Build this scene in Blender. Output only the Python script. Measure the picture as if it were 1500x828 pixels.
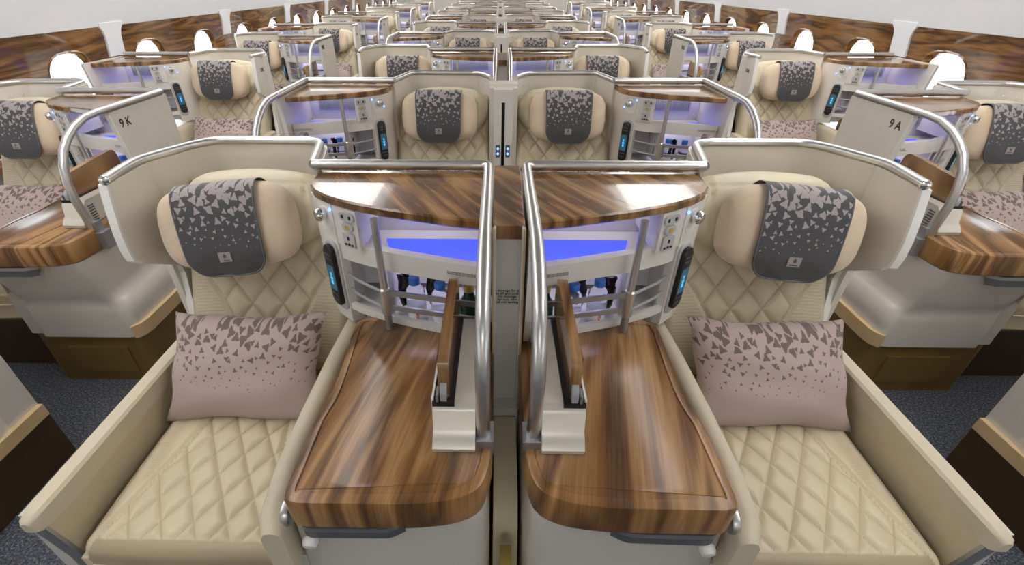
import bpy, bmesh, math, random
from mathutils import Vector, Matrix

random.seed(7)
for _o in list(bpy.data.objects):
    bpy.data.objects.remove(_o)
scene = bpy.context.scene
COL = scene.collection
PI = math.pi

# ---------------------------------------------------------------- camera
H = 1.40                                   # eye height above the cabin floor
cam_d = bpy.data.cameras.new('camera')
cam = bpy.data.objects.new('camera', cam_d)
COL.objects.link(cam)
yaw, pitch, roll = math.radians(-1.26695), math.radians(34.16669), math.radians(0.11076)
cyw, syw, cp_, sp_ = math.cos(yaw), math.sin(yaw), math.cos(pitch), math.sin(pitch)
fw = Vector((syw * cp_, cyw * cp_, -sp_))
rt = Vector((cyw, -syw, 0.0))
dn = fw.cross(rt)
c_, s_ = math.cos(roll), math.sin(roll)
rt, dn = c_ * rt + s_ * dn, -s_ * rt + c_ * dn
M = Matrix(((rt.x, -dn.x, -fw.x, -0.0256), (rt.y, -dn.y, -fw.y, 0.0), (rt.z, -dn.z, -fw.z, H), (0, 0, 0, 1)))
cam.matrix_world = M
cam_d.sensor_width = 36.0
cam_d.lens = 690.0 / 1500.0 * 36.0
cam_d.shift_x = (750.0 - 713.86) / 1500.0
cam_d.shift_y = (440.28 - 414.0) / 1500.0
cam_d.clip_start = 0.02
scene.camera = cam

# ---------------------------------------------------------------- world, exposure
world = bpy.data.worlds.new('sky')
scene.world = world
world.use_nodes = True
bg = world.node_tree.nodes['Background']
bg.inputs[0].default_value = (0.86, 0.95, 1.0, 1)
bg.inputs[1].default_value = 2.6
vs = scene.view_settings
vs.view_transform = 'Standard'
vs.look = 'None'
vs.exposure = 0.55
vs.gamma = 1.0
vs.use_curve_mapping = False
CEIL_POWER = 2.8
STRIP_COL = (1.0, 0.98, 0.955)

# ---------------------------------------------------------------- materials
MAT = {}

def new_mat(name):
    m = bpy.data.materials.new(name)
    m.use_nodes = True
    MAT[name] = m
    return m, m.node_tree, m.node_tree.nodes['Principled BSDF']

def pset(b, **k):
    names = dict(col='Base Color', rough='Roughness', metal='Metallic', coat='Coat Weight', coatr='Coat Roughness',
                 trans='Transmission Weight', ior='IOR', spec='Specular IOR Level', sheen='Sheen Weight',
                 emc='Emission Color', ems='Emission Strength', alpha='Alpha')
    for n, v in k.items():
        if n in ('col', 'emc'):
            v = (v[0], v[1], v[2], 1.0)
        b.inputs[names[n]].default_value = v

def nd(nt, t, **k):
    n = nt.nodes.new(t)
    for a, v in k.items():
        setattr(n, a, v)
    return n

def ramp(nt, stops, interp='LINEAR'):
    r = nd(nt, 'ShaderNodeValToRGB')
    cr = r.color_ramp
    cr.interpolation = interp
    while len(cr.elements) < len(stops):
        cr.elements.new(0.5)
    for e, (p, c) in zip(cr.elements, stops):
        e.position = p
        e.color = (c[0], c[1], c[2], 1)
    return r

def math_n(nt, op, a, b=None):
    n = nd(nt, 'ShaderNodeMath', operation=op)
    for i, v in enumerate((a, b)):
        if v is None:
            continue
        if isinstance(v, (int, float)):
            n.inputs[i].default_value = v
        else:
            nt.links.new(v, n.inputs[i])
    return n.outputs[0]

def simple(name, col, rough=0.5, metal=0.0, var=0.04, bump=0.0, bscale=300.0, **k):
    """plain colour with slight mottling and optional fine relief"""
    m, nt, b = new_mat(name)
    pset(b, rough=rough, metal=metal, **k)
    tc = nd(nt, 'ShaderNodeTexCoord')
    no = nd(nt, 'ShaderNodeTexNoise')
    no.inputs['Scale'].default_value = 9.0
    no.inputs['Detail'].default_value = 3.0
    nt.links.new(tc.outputs['Object'], no.inputs['Vector'])
    lo = [c * (1 - var) for c in col]
    hi = [min(1, c * (1 + var)) for c in col]
    r = ramp(nt, [(0.3, lo), (0.7, hi)])
    nt.links.new(no.outputs['Fac'], r.inputs['Fac'])
    nt.links.new(r.outputs['Color'], b.inputs['Base Color'])
    if bump > 0:
        n2 = nd(nt, 'ShaderNodeTexNoise')
        n2.inputs['Scale'].default_value = bscale
        n2.inputs['Detail'].default_value = 2.0
        nt.links.new(tc.outputs['Object'], n2.inputs['Vector'])
        bp = nd(nt, 'ShaderNodeBump')
        bp.inputs['Strength'].default_value = bump
        bp.inputs['Distance'].default_value = 0.001
        nt.links.new(n2.outputs['Fac'], bp.inputs['Height'])
        nt.links.new(bp.outputs['Normal'], b.inputs['Normal'])
    return m

def wood(name, rot=0.0, dark=(0.030, 0.012, 0.004), mid=(0.205, 0.098, 0.029), light=(0.43, 0.245, 0.10), rough=0.16, zs=0.8, coat=0.6):
    m, nt, b = new_mat(name)
    pset(b, rough=rough, coat=coat, coatr=0.04)
    tc = nd(nt, 'ShaderNodeTexCoord')
    oi = nd(nt, 'ShaderNodeObjectInfo')
    off = nd(nt, 'ShaderNodeVectorMath', operation='SCALE')
    off.inputs[0].default_value = (3.7, 5.3, 2.1)
    nt.links.new(oi.outputs['Random'], off.inputs['Scale'])
    add = nd(nt, 'ShaderNodeVectorMath', operation='ADD')
    nt.links.new(tc.outputs['Object'], add.inputs[0])
    nt.links.new(off.outputs[0], add.inputs[1])
    mp = nd(nt, 'ShaderNodeMapping')
    mp.inputs['Rotation'].default_value = (0, 0, rot)
    nt.links.new(add.outputs[0], mp.inputs['Vector'])
    mp2 = nd(nt, 'ShaderNodeMapping')
    mp2.inputs['Scale'].default_value = (6.0, 0.8, zs)
    nt.links.new(mp.outputs[0], mp2.inputs['Vector'])
    n1 = nd(nt, 'ShaderNodeTexNoise')
    n1.inputs['Scale'].default_value = 1.0
    n1.inputs['Detail'].default_value = 3.5
    n1.inputs['Roughness'].default_value = 0.55
    n1.inputs['Distortion'].default_value = 0.5
    nt.links.new(mp2.outputs[0], n1.inputs['Vector'])
    ph = math_n(nt, 'MULTIPLY', n1.outputs['Fac'], 7.0)
    rings = math_n(nt, 'PINGPONG', ph, 0.5)
    rings = math_n(nt, 'MULTIPLY', rings, 2.0)
    mp3 = nd(nt, 'ShaderNodeMapping')
    mp3.inputs['Scale'].default_value = (210, 6, 6 if zs < 1 else 120)
    nt.links.new(mp.outputs[0], mp3.inputs['Vector'])
    n2 = nd(nt, 'ShaderNodeTexNoise')
    n2.inputs['Scale'].default_value = 1.0
    n2.inputs['Detail'].default_value = 3.0
    nt.links.new(mp3.outputs[0], n2.inputs['Vector'])
    f = math_n(nt, 'MULTIPLY', rings, 0.62)
    g = math_n(nt, 'MULTIPLY', n2.outputs['Fac'], 0.52)
    f = math_n(nt, 'ADD', f, g)
    r = ramp(nt, [(0.10, dark), (0.30, [0.5 * (a + c) for a, c in zip(dark, mid)]), (0.52, mid),
                  (0.74, [0.5 * (a + c) for a, c in zip(light, mid)]), (1.0, light)])
    nt.links.new(f, r.inputs['Fac'])
    nt.links.new(r.outputs['Color'], b.inputs['Base Color'])
    return m

def shard_cloth(name, base, shard, scale, axis, t_hi, t_lo, g0, g1, rough=0.7, zmul=1.0):
    """woven cloth with leaf-like shards that thin out from the top edge down"""
    m, nt, b = new_mat(name)
    pset(b, rough=rough, sheen=0.2)
    tc = nd(nt, 'ShaderNodeTexCoord')
    so = nd(nt, 'ShaderNodeSeparateXYZ')
    nt.links.new(tc.outputs['Object'], so.inputs[0])
    co = nd(nt, 'ShaderNodeCombineXYZ')
    nt.links.new(so.outputs[0], co.inputs[0])
    nt.links.new(math_n(nt, 'MULTIPLY', so.outputs[2], zmul), co.inputs[1])
    rot = nd(nt, 'ShaderNodeMapping')
    rot.inputs['Rotation'].default_value = (0, 0, 0.5)
    nt.links.new(co.outputs[0], rot.inputs['Vector'])
    v2 = nd(nt, 'ShaderNodeTexVoronoi', feature='F1', voronoi_dimensions='2D')
    v2.inputs['Scale'].default_value = scale
    v2.inputs['Randomness'].default_value = 0.75
    nt.links.new(rot.outputs[0], v2.inputs['Vector'])
    sp = nd(nt, 'ShaderNodeSeparateXYZ')
    nt.links.new(tc.outputs['Generated'], sp.inputs[0])
    mr = nd(nt, 'ShaderNodeMapRange')
    mr.inputs['From Min'].default_value = g0
    mr.inputs['From Max'].default_value = g1
    mr.inputs['To Min'].default_value = t_lo
    mr.inputs['To Max'].default_value = t_hi
    nt.links.new(sp.outputs[axis], mr.inputs['Value'])
    sc_ = nd(nt, 'ShaderNodeSeparateColor')
    nt.links.new(v2.outputs['Color'], sc_.inputs[0])
    dv = nd(nt, 'ShaderNodeVectorMath', operation='SUBTRACT')
    nt.links.new(rot.outputs[0], dv.inputs[0])
    nt.links.new(v2.outputs['Position'], dv.inputs[1])
    dx = nd(nt, 'ShaderNodeSeparateXYZ')
    nt.links.new(dv.outputs[0], dx.inputs[0])
    ang = math_n(nt, 'ARCTAN2', dx.outputs[1], dx.outputs[0])
    ang = math_n(nt, 'ADD', ang, math_n(nt, 'MULTIPLY', sc_.outputs[0], 6.2832))
    ang = math_n(nt, 'ADD', ang, 12.5664)
    ang = math_n(nt, 'SUBTRACT', math_n(nt, 'MODULO', ang, 2.0944), 1.0472)
    an = math_n(nt, 'ABSOLUTE', math_n(nt, 'DIVIDE', ang, 1.0472))
    lim = math_n(nt, 'ADD', math_n(nt, 'MULTIPLY', math_n(nt, 'POWER', an, 1.7), 0.62), 0.52)
    jit = math_n(nt, 'ADD', math_n(nt, 'MULTIPLY', sc_.outputs[1], 0.8), 0.45)
    lim = math_n(nt, 'MULTIPLY', lim, math_n(nt, 'MULTIPLY', mr.outputs[0], jit))
    on = math_n(nt, 'LESS_THAN', math_n(nt, 'MULTIPLY', v2.outputs['Distance'], 1.0), lim)
    mixc = nd(nt, 'ShaderNodeMix', data_type='RGBA')
    mixc.inputs['A'].default_value = (*base, 1)
    mixc.inputs['B'].default_value = (*shard, 1)
    nt.links.new(on, mixc.inputs['Factor'])
    nt.links.new(mixc.outputs['Result'], b.inputs['Base Color'])
    n3 = nd(nt, 'ShaderNodeTexNoise')
    n3.inputs['Scale'].default_value = 900.0
    nt.links.new(tc.outputs['Object'], n3.inputs['Vector'])
    bp = nd(nt, 'ShaderNodeBump')
    bp.inputs['Strength'].default_value = 0.25
    bp.inputs['Distance'].default_value = 0.0006
    nt.links.new(n3.outputs['Fac'], bp.inputs['Height'])
    nt.links.new(bp.outputs['Normal'], b.inputs['Normal'])
    return m

def leather(name, col, rough=0.42):
    """leather; the vertex attribute 'perf' turns on fine perforation dots"""
    m, nt, b = new_mat(name)
    pset(b, rough=rough)
    tc = nd(nt, 'ShaderNodeTexCoord')
    at = nd(nt, 'ShaderNodeAttribute')
    at.attribute_name = 'perf'
    vo = nd(nt, 'ShaderNodeTexVoronoi', feature='F1')
    vo.inputs['Scale'].default_value = 230.0
    vo.inputs['Randomness'].default_value = 0.0
    nt.links.new(tc.outputs['Object'], vo.inputs['Vector'])
    dot = math_n(nt, 'LESS_THAN', vo.outputs['Distance'], 0.34)
    dot = math_n(nt, 'MULTIPLY', dot, at.outputs['Fac'])
    dot = math_n(nt, 'MULTIPLY', dot, 0.55)
    no = nd(nt, 'ShaderNodeTexNoise')
    no.inputs['Scale'].default_value = 7.0
    nt.links.new(tc.outputs['Object'], no.inputs['Vector'])
    r = ramp(nt, [(0.3, [c * 0.95 for c in col]), (0.7, [c * 1.04 for c in col])])
    nt.links.new(no.outputs['Fac'], r.inputs['Fac'])
    mixc = nd(nt, 'ShaderNodeMix', data_type='RGBA')
    nt.links.new(r.outputs['Color'], mixc.inputs['A'])
    mixc.inputs['B'].default_value = (col[0] * 0.35, col[1] * 0.3, col[2] * 0.25, 1)
    nt.links.new(dot, mixc.inputs['Factor'])
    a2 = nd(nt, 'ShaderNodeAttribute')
    a2.attribute_name = 'stitch_shade'  # quilt lines darkened in the colour: thread tone plus painted crease shade
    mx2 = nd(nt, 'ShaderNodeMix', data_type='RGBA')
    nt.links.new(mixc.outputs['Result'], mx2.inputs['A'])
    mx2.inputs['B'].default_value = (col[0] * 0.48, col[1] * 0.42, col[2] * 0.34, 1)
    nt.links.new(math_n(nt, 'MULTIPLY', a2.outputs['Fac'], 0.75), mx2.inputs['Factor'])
    nt.links.new(mx2.outputs['Result'], b.inputs['Base Color'])
    n2 = nd(nt, 'ShaderNodeTexNoise')
    n2.inputs['Scale'].default_value = 420.0
    n2.inputs['Detail'].default_value = 2.0
    nt.links.new(tc.outputs['Object'], n2.inputs['Vector'])
    bp = nd(nt, 'ShaderNodeBump')
    bp.inputs['Strength'].default_value = 0.12
    bp.inputs['Distance'].default_value = 0.0006
    nt.links.new(n2.outputs['Fac'], bp.inputs['Height'])
    nt.links.new(bp.outputs['Normal'], b.inputs['Normal'])
    return m

def carpet_mat():
    m, nt, b = new_mat('carpet')
    pset(b, rough=0.95, sheen=0.15)
    tc = nd(nt, 'ShaderNodeTexCoord')
    n1 = nd(nt, 'ShaderNodeTexNoise')
    n1.inputs['Scale'].default_value = 140.0
    n1.inputs['Detail'].default_value = 4.0
    n1.inputs['Roughness'].default_value = 0.7
    nt.links.new(tc.outputs['Object'], n1.inputs['Vector'])
    r = ramp(nt, [(0.36, (0.018, 0.022, 0.032)), (0.50, (0.055, 0.062, 0.082)), (0.66, (0.24, 0.25, 0.28))])
    nt.links.new(n1.outputs['Fac'], r.inputs['Fac'])
    nt.links.new(r.outputs['Color'], b.inputs['Base Color'])
    bp = nd(nt, 'ShaderNodeBump')
    bp.inputs['Strength'].default_value = 0.8
    bp.inputs['Distance'].default_value = 0.004
    nt.links.new(n1.outputs['Fac'], bp.inputs['Height'])
    nt.links.new(bp.outputs['Normal'], b.inputs['Normal'])

def brushed(name, col, rough, metal=1.0):
    m, nt, b = new_mat(name)
    pset(b, rough=rough, metal=metal, col=col)
    tc = nd(nt, 'ShaderNodeTexCoord')
    n1 = nd(nt, 'ShaderNodeTexNoise')
    n1.inputs['Scale'].default_value = 60.0
    nt.links.new(tc.outputs['Object'], n1.inputs['Vector'])
    r = ramp(nt, [(0.3, (rough * 0.85,) * 3), (0.7, (rough * 1.15,) * 3)])
    nt.links.new(n1.outputs['Fac'], r.inputs['Fac'])
    nt.links.new(r.outputs['Color'], b.inputs['Roughness'])

def glow(name, col, strength, base=None):
    m, nt, b = new_mat(name)
    pset(b, col=base or col, rough=0.4, emc=col, ems=strength)

def pane_mat():
    m = bpy.data.materials.new('window_glass')
    m.use_nodes = True
    nt = m.node_tree
    nt.nodes.clear()
    out = nd(nt, 'ShaderNodeOutputMaterial')
    tr = nd(nt, 'ShaderNodeBsdfTransparent')
    gl = nd(nt, 'ShaderNodeBsdfGlossy')
    gl.inputs['Roughness'].default_value = 0.02
    mx = nd(nt, 'ShaderNodeMixShader')
    mx.inputs[0].default_value = 0.06
    nt.links.new(tr.outputs[0], mx.inputs[1])
    nt.links.new(gl.outputs[0], mx.inputs[2])
    nt.links.new(mx.outputs[0], out.inputs[0])
    MAT['window_glass'] = m

leather('leather', (0.64, 0.545, 0.375))
leather('leather_head', (0.66, 0.58, 0.41), 0.40)
leather('arm_leather', (0.60, 0.52, 0.38), 0.5)
simple('shell', (0.76, 0.71, 0.63), 0.36, 0.15, var=0.02, coat=0.25, coatr=0.2)
simple('white_plastic', (0.74, 0.71, 0.67), 0.32, var=0.02)
simple('white_trim', (0.82, 0.80, 0.76), 0.3, var=0.02)
simple('console_white', (0.66, 0.62, 0.56), 0.30, 0.15, var=0.02, coat=0.3, coatr=0.15)
simple('niche', (0.72, 0.70, 0.74), 0.4, var=0.02)
simple('pod_white', (0.66, 0.61, 0.53), 0.28, 0.3, var=0.02, coat=0.3, coatr=0.15)
simple('liner', (0.84, 0.85, 0.87), 0.6, var=0.01)
simple('bronze', (0.27, 0.165, 0.045), 0.38, 0.45, var=0.05)
simple('dark_base', (0.07, 0.038, 0.014), 0.5, 0.1, var=0.05)
simple('tan_bumper', (0.58, 0.41, 0.22), 0.5, var=0.03)
simple('gold_strip', (0.42, 0.30, 0.08), 0.4, 0.3, var=0.03)
simple('cream_cover', (0.80, 0.70, 0.47), 0.45, var=0.04, bump=0.2, bscale=200)
simple('cream_pad', (0.60, 0.51, 0.34), 0.5, var=0.04, bump=0.2, bscale=200)
simple('fleece', (0.70, 0.55, 0.39), 0.95, var=0.07, bump=0.9, bscale=420, sheen=0.4)
simple('black', (0.012, 0.012, 0.014), 0.35, var=0.0)
simple('dark_grey', (0.10, 0.105, 0.115), 0.45, var=0.02)
simple('mid_grey', (0.34, 0.345, 0.36), 0.4, var=0.02)
simple('pale_grey', (0.50, 0.49, 0.49), 0.4, var=0.02)
simple('cap_blue', (0.04, 0.20, 0.72), 0.35, var=0.03)
simple('label_white', (0.85, 0.85, 0.88), 0.5, var=0.0)
simple('print_red', (0.70, 0.03, 0.04), 0.5, var=0.0)
simple('print_dark', (0.05, 0.035, 0.03), 0.5, var=0.0)
simple('print_grey', (0.30, 0.28, 0.26), 0.5, var=0.0)
simple('patch', (0.33, 0.29, 0.28), 0.7, var=0.0)
simple('patch_print', (0.10, 0.09, 0.09), 0.7, var=0.0)
simple('green_glass', (0.01, 0.05, 0.02), 0.08, var=0.0)
simple('gold_cap', (0.75, 0.55, 0.18), 0.3, 0.9, var=0.02)
simple('black_film', (0.010, 0.010, 0.012), 0.12, var=0.0)
simple('amber', (0.60, 0.36, 0.05), 0.4, var=0.0)
wood('wood_table', 0.18, rough=0.30, coat=0.12)
wood('wood_shelf', -0.55, light=(0.44, 0.25, 0.11))
wood('wood_leaf', 0.0)
wood('wood_wall', 0.0, zs=6.0, mid=(0.145, 0.065, 0.019), light=(0.31, 0.155, 0.052), rough=0.14)
shard_cloth('mauve_cloth', (0.45, 0.335, 0.305), (0.155, 0.105, 0.095), 47.0, 2, 0.60, 0.0, 0.40, 1.0, zmul=1.25)
shard_cloth('charcoal_cloth', (0.060, 0.058, 0.062), (0.36, 0.31, 0.305), 50.0, 2, 0.74, 0.0, 0.28, 0.92)
carpet_mat()
brushed('satin_metal', (0.66, 0.65, 0.64), 0.33)
brushed('chrome', (0.80, 0.80, 0.80), 0.10)
brushed('grey_metal', (0.40, 0.41, 0.43), 0.35, 0.8)
glow('blue_glow', (0.05, 0.09, 1.0), 0.75, (0.03, 0.04, 0.30))
glow('tray_lamp', (0.72, 0.70, 1.0), 3.5)
glow('niche_lamp', (0.90, 0.87, 1.0), 3.2)
glow('blue_led', (0.10, 0.25, 1.0), 3.0)
glow('screen_glow', (0.05, 0.40, 0.75), 0.7)
glow('screen_dim', (0.02, 0.07, 0.11), 0.5)
glow('wash_light', (0.97, 0.98, 1.0), 4.0)
glow('strip_light', STRIP_COL, CEIL_POWER)
pane_mat()
_m, _nt, _b = new_mat('clear_plastic')
pset(_b, col=(0.90, 0.93, 1.0), rough=0.03, trans=1.0, ior=1.12)

# ---------------------------------------------------------------- mesh helpers
class MB:
    """collects shapes in one bmesh"""
    def __init__(self):
        self.bm = bmesh.new()
        self.perf = {}

    def box(self, a, b, bev=0.0, seg=2):
        x0, y0, z0 = [min(p, q) for p, q in zip(a, b)]
        x1, y1, z1 = [max(p, q) for p, q in zip(a, b)]
        return self.prism([(x0, y0), (x1, y0), (x1, y1), (x0, y1)], z0, z1, bev, seg)

    def prism(self, pts, z0, z1, bev=0.0, seg=2, plane='xy'):
        """polygon in a plane, extruded along the third axis"""
        def mk(a, b, c):
            return {'xy': (a, b, c), 'yz': (c, a, b), 'xz': (a, c, b)}[plane]
        lo = [self.bm.verts.new(mk(a, b, z0)) for a, b in pts]
        hi = [self.bm.verts.new(mk(a, b, z1)) for a, b in pts]
        n = len(pts)
        fs = [self.bm.faces.new(lo[::-1]), self.bm.faces.new(hi)]
        for i in range(n):
            fs.append(self.bm.faces.new((lo[i], lo[(i + 1) % n], hi[(i + 1) % n], hi[i])))
        if bev > 0:
            ed = set()
            for f in fs:
                ed.update(f.edges)
            ed = [e for e in ed if e.calc_face_angle(0) is None or e.calc_face_angle(0) > 0.5]
            bmesh.ops.bevel(self.bm, geom=ed, offset=bev, segments=seg, profile=0.5, affect='EDGES', clamp_overlap=True)
        return self

    def loft(self, loops, cap0=True, cap1=True, closed=True):
        vs_ = [[self.bm.verts.new(p) for p in lp] for lp in loops]
        n = len(loops[0])
        for a, b in zip(vs_[:-1], vs_[1:]):
            for i in range(n if closed else n - 1):
                j = (i + 1) % n
                self.bm.faces.new((a[i], a[j], b[j], b[i]))
        if cap0:
            self.bm.faces.new(vs_[0][::-1])
        if cap1:
            self.bm.faces.new(vs_[-1])
        return self

    def tube(self, path, r, n=10, cap=True):
        path = [Vector(p) for p in path]
        rs = r if isinstance(r, (list, tuple)) else [r] * len(path)
        loops = []
        ref = None
        for i, p in enumerate(path):
            if i == 0:
                d = (path[1] - p).normalized()
            elif i == len(path) - 1:
                d = (p - path[i - 1]).normalized()
            else:
                d = ((p - path[i - 1]).normalized() + (path[i + 1] - p).normalized()).normalized()
            if ref is None:
                ref = Vector((0, 0, 1)) if abs(d.z) < 0.9 else Vector((1, 0, 0))
            a = (ref - d * ref.dot(d)).normalized()
            ref = a
            b = d.cross(a)
            loops.append([p + rs[i] * (math.cos(2 * PI * k / n) * a + math.sin(2 * PI * k / n) * b) for k in range(n)])
        return self.loft(loops, cap, cap)

    def lathe(self, prof, c=(0, 0, 0), axis=(0, 0, 1), n=16):
        ax = Vector(axis).normalized()
        ref = Vector((1, 0, 0)) if abs(ax.x) < 0.9 else Vector((0, 0, 1))
        a = (ref - ax * ref.dot(ax)).normalized()
        b = ax.cross(a)
        c = Vector(c)
        loops = [[c + ax * h + max(r, 1e-4) * (math.cos(2 * PI * k / n) * a + math.sin(2 * PI * k / n) * b) for k in range(n)] for r, h in prof]
        return self.loft(loops)

    def grid(self, nx, ny, fn, close=False):
        """fn(i/nx, j/ny) -> (point, perf)"""
        vv = []
        self.bm.verts.layers.float.get('perf') or self.bm.verts.layers.float.new('perf')
        self.bm.verts.layers.float.get('stitch_shade') or self.bm.verts.layers.float.new('stitch_shade')
        lay, la2 = self.bm.verts.layers.float['perf'], self.bm.verts.layers.float['stitch_shade']
        for j in range(ny + 1):
            row = []
            for i in range(nx + 1):
                p, pf = fn(i / nx, j / ny)
                v = self.bm.verts.new(p)
                v[lay] = max(0.0, pf)
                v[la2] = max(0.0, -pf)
                row.append(v)
            vv.append(row)
        for j in range(ny):
            for i in range(nx):
                self.bm.faces.new((vv[j][i], vv[j][i + 1], vv[j + 1][i + 1], vv[j + 1][i]))
        return vv

    def frame_plate(self, o, T, N, w, h, d, round_=0.3, n=4, bev=0.0):
        """rounded plate standing proud of a vertical surface; T tangent, N normal, z up"""
        o, T, N = Vector(o), Vector(T).normalized(), Vector(N).normalized()
        up = Vector((0, 0, 1))
        r = round_ * min(w, h)
        pts = []
        for cx_, cy_, a0 in ((w / 2 - r, h / 2 - r, 0), (-w / 2 + r, h / 2 - r, 90), (-w / 2 + r, -h / 2 + r, 180), (w / 2 - r, -h / 2 + r, 270)):
            for k in range(n + 1):
                a = math.radians(a0 + 90 * k / n)
                pts.append((cx_ + r * math.cos(a), cy_ + r * math.sin(a)))
        l0 = [o + T * x + up * y - N * 0.002 for x, y in pts]
        l1 = [o + T * x + up * y + N * (d * 0.7) for x, y in pts]
        k2 = 1 - 0.3 * d / min(w, h) if d > 0 else 1
        l2 = [o + T * x * k2 + up * y * k2 + N * d for x, y in pts]
        return self.loft([l0, l1, l2])

SG = [1]

def build(name, mb, mat, parent=None, base=(0, 0, 0), smooth=35, sym=False, mirror=True, kind=None):
    """one mesh object; unit coordinates are mirrored by the current side sign"""
    bm = mb.bm
    b = Vector(base)
    for v in bm.verts:
        v.co -= b
        if mirror:
            v.co.x *= SG[0]
    bmesh.ops.recalc_face_normals(bm, faces=bm.faces)
    me = bpy.data.meshes.new(name)
    bm.to_mesh(me)
    bm.free()
    me.materials.append(MAT[mat])
    if smooth:
        for p in me.polygons:
            p.use_smooth = True
        me.set_sharp_from_angle(angle=math.radians(smooth))
    o = bpy.data.objects.new(name, me)
    COL.objects.link(o)
    if parent is not None:
        o.parent = parent
    if kind:
        o['kind'] = kind
    return o

FONT_CACHE = {}

def text_mesh(body, size, align='CENTER', extr=0.0004):
    key = (body, size, align)
    if key in FONT_CACHE:
        return FONT_CACHE[key]
    cu = bpy.data.curves.new('lettering', 'FONT')
    cu.body = body
    cu.size = size
    cu.align_x = align
    cu.align_y = 'CENTER'
    cu.extrude = extr
    cu.offset = 0.0007 if len(body) <= 3 else 0.0
    cu.resolution_u = 3
    cu.space_line = 0.9
    o = bpy.data.objects.new('lettering', cu)
    COL.objects.link(o)
    bpy.context.view_layer.update()
    me = bpy.data.meshes.new_from_object(o.evaluated_get(bpy.context.evaluated_depsgraph_get()))
    bpy.data.objects.remove(o)
    FONT_CACHE[key] = me
    return me

def lettering(name, body, size, mat, parent, loc, right, up, align='CENTER'):
    """flat print: right and up are the reading directions in the parent's space"""
    me = text_mesh(body, size, align).copy()
    me.name = name
    me.materials.clear()
    me.materials.append(MAT[mat])
    o = bpy.data.objects.new(name, me)
    COL.objects.link(o)
    o.parent = parent
    R, U = Vector(right).normalized(), Vector(up).normalized()
    N = R.cross(U)
    o.matrix_local = Matrix(((R.x, U.x, N.x, loc[0]), (R.y, U.y, N.y, loc[1]), (R.z, U.z, N.z, loc[2]), (0, 0, 0, 1)))
    return o

class Proto:
    """a thing with parts, built once and then copied"""
    def __init__(self, name, base, desc, cat, group):
        self.root = bpy.data.objects.new(name, None)
        self.root.empty_display_size = 0.05
        COL.objects.link(self.root)
        self.base = Vector(base)
        self.desc, self.cat, self.group = desc, cat, group
        self.used = False

    def part(self, name, mb, mat, parent=None, **k):
        return build(name, mb, mat, parent or self.root, self.base, **k)

    def place(self, ox, oy, sgn, label, extra=None):
        loc = (ox + sgn * self.base.x, oy + self.base.y, self.base.z)
        if not self.used:
            self.used = True
            r = self.root
        else:
            r = copy_tree(self.root)
        r.location = loc
        r['label'] = label
        r['category'] = self.cat
        r['group'] = self.group
        return r

def copy_tree(o, parent=None):
    c = o.copy()
    COL.objects.link(c)
    if parent is not None:
        ml = o.matrix_local.copy()
        c.parent = parent
        c.matrix_local = ml
    for ch in KIDS.get(o.name, ()) if False else list(o.children):
        copy_tree(ch, c)
    return c
KIDS = {}

def offset_loop(pts, d):
    """inward offset of a counter-clockwise loop"""
    n = len(pts)
    out = []
    area = sum(pts[i][0] * pts[(i + 1) % n][1] - pts[(i + 1) % n][0] * pts[i][1] for i in range(n))
    sg = 1 if area > 0 else -1
    for i in range(n):
        p0, p1, p2 = Vector(pts[i - 1]), Vector(pts[i]), Vector(pts[(i + 1) % n])
        e1, e2 = (p1 - p0).normalized(), (p2 - p1).normalized()
        n1, n2 = Vector((-e1.y, e1.x)) * sg, Vector((-e2.y, e2.x)) * sg
        m = (n1 + n2)
        m = m / max(0.3, m.length_squared / 2)
        q = p1 + m * d
        out.append((q.x, q.y))
    return out

def round_poly(pts, r, n=4):
    """rounds the corners of a polygon"""
    out = []
    m = len(pts)
    for i in range(m):
        p0, p1, p2 = Vector(pts[i - 1]), Vector(pts[i]), Vector(pts[(i + 1) % m])
        rr = r[i] if isinstance(r, (list, tuple)) else r
        if rr <= 0:
            out.append(tuple(p1))
            continue
        a, b = (p0 - p1), (p2 - p1)
        d = min(rr, a.length * 0.48, b.length * 0.48)
        A, B = p1 + a.normalized() * d, p1 + b.normalized() * d
        for k in range(n + 1):
            t = k / n
            q = A * (1 - t) ** 2 + p1 * 2 * t * (1 - t) + B * t * t
            out.append((q.x, q.y))
    return out

def smooth_path(pts, sub=4):
    """Catmull-Rom through 3D points"""
    P_ = [Vector(p) for p in pts]
    P_ = [P_[0] * 2 - P_[1]] + P_ + [P_[-1] * 2 - P_[-2]]
    out = []
    for i in range(1, len(P_) - 2):
        for k in range(sub):
            t = k / sub
            a, b, c, d = P_[i - 1], P_[i], P_[i + 1], P_[i + 2]
            out.append(0.5 * ((2 * b) + (c - a) * t + (2 * a - 5 * b + 4 * c - d) * t * t + (3 * b - a - 3 * c + d) * t ** 3))
    out.append(P_[-2])
    return out

def bend_path(pts, r, n=5):
    """polyline in 3D with rounded corners"""
    P_ = [Vector(p) for p in pts]
    out = [P_[0]]
    for i in range(1, len(P_) - 1):
        a, b = P_[i - 1] - P_[i], P_[i + 1] - P_[i]
        d = min(r, a.length * 0.45, b.length * 0.45)
        A, B = P_[i] + a.normalized() * d, P_[i] + b.normalized() * d
        for k in range(n + 1):
            t = k / n
            out.append(A * (1 - t) ** 2 + P_[i] * 2 * t * (1 - t) + B * t * t)
    out.append(P_[-1])
    return out

def diamond(x, y, w, l):
    p, q = x / w + y / l, x / w - y / l
    fp, fq = p - math.floor(p), q - math.floor(q)
    d = min(fp, 1 - fp, fq, 1 - fq) * 2      # 0 on the stitch line
    return 1 - (1 - min(1, d * 1.1)) ** 3.4

def spow(v, e):
    return math.copysign(abs(v) ** e, v)

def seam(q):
    return max(0.0, 1 - q / 0.30)

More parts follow.
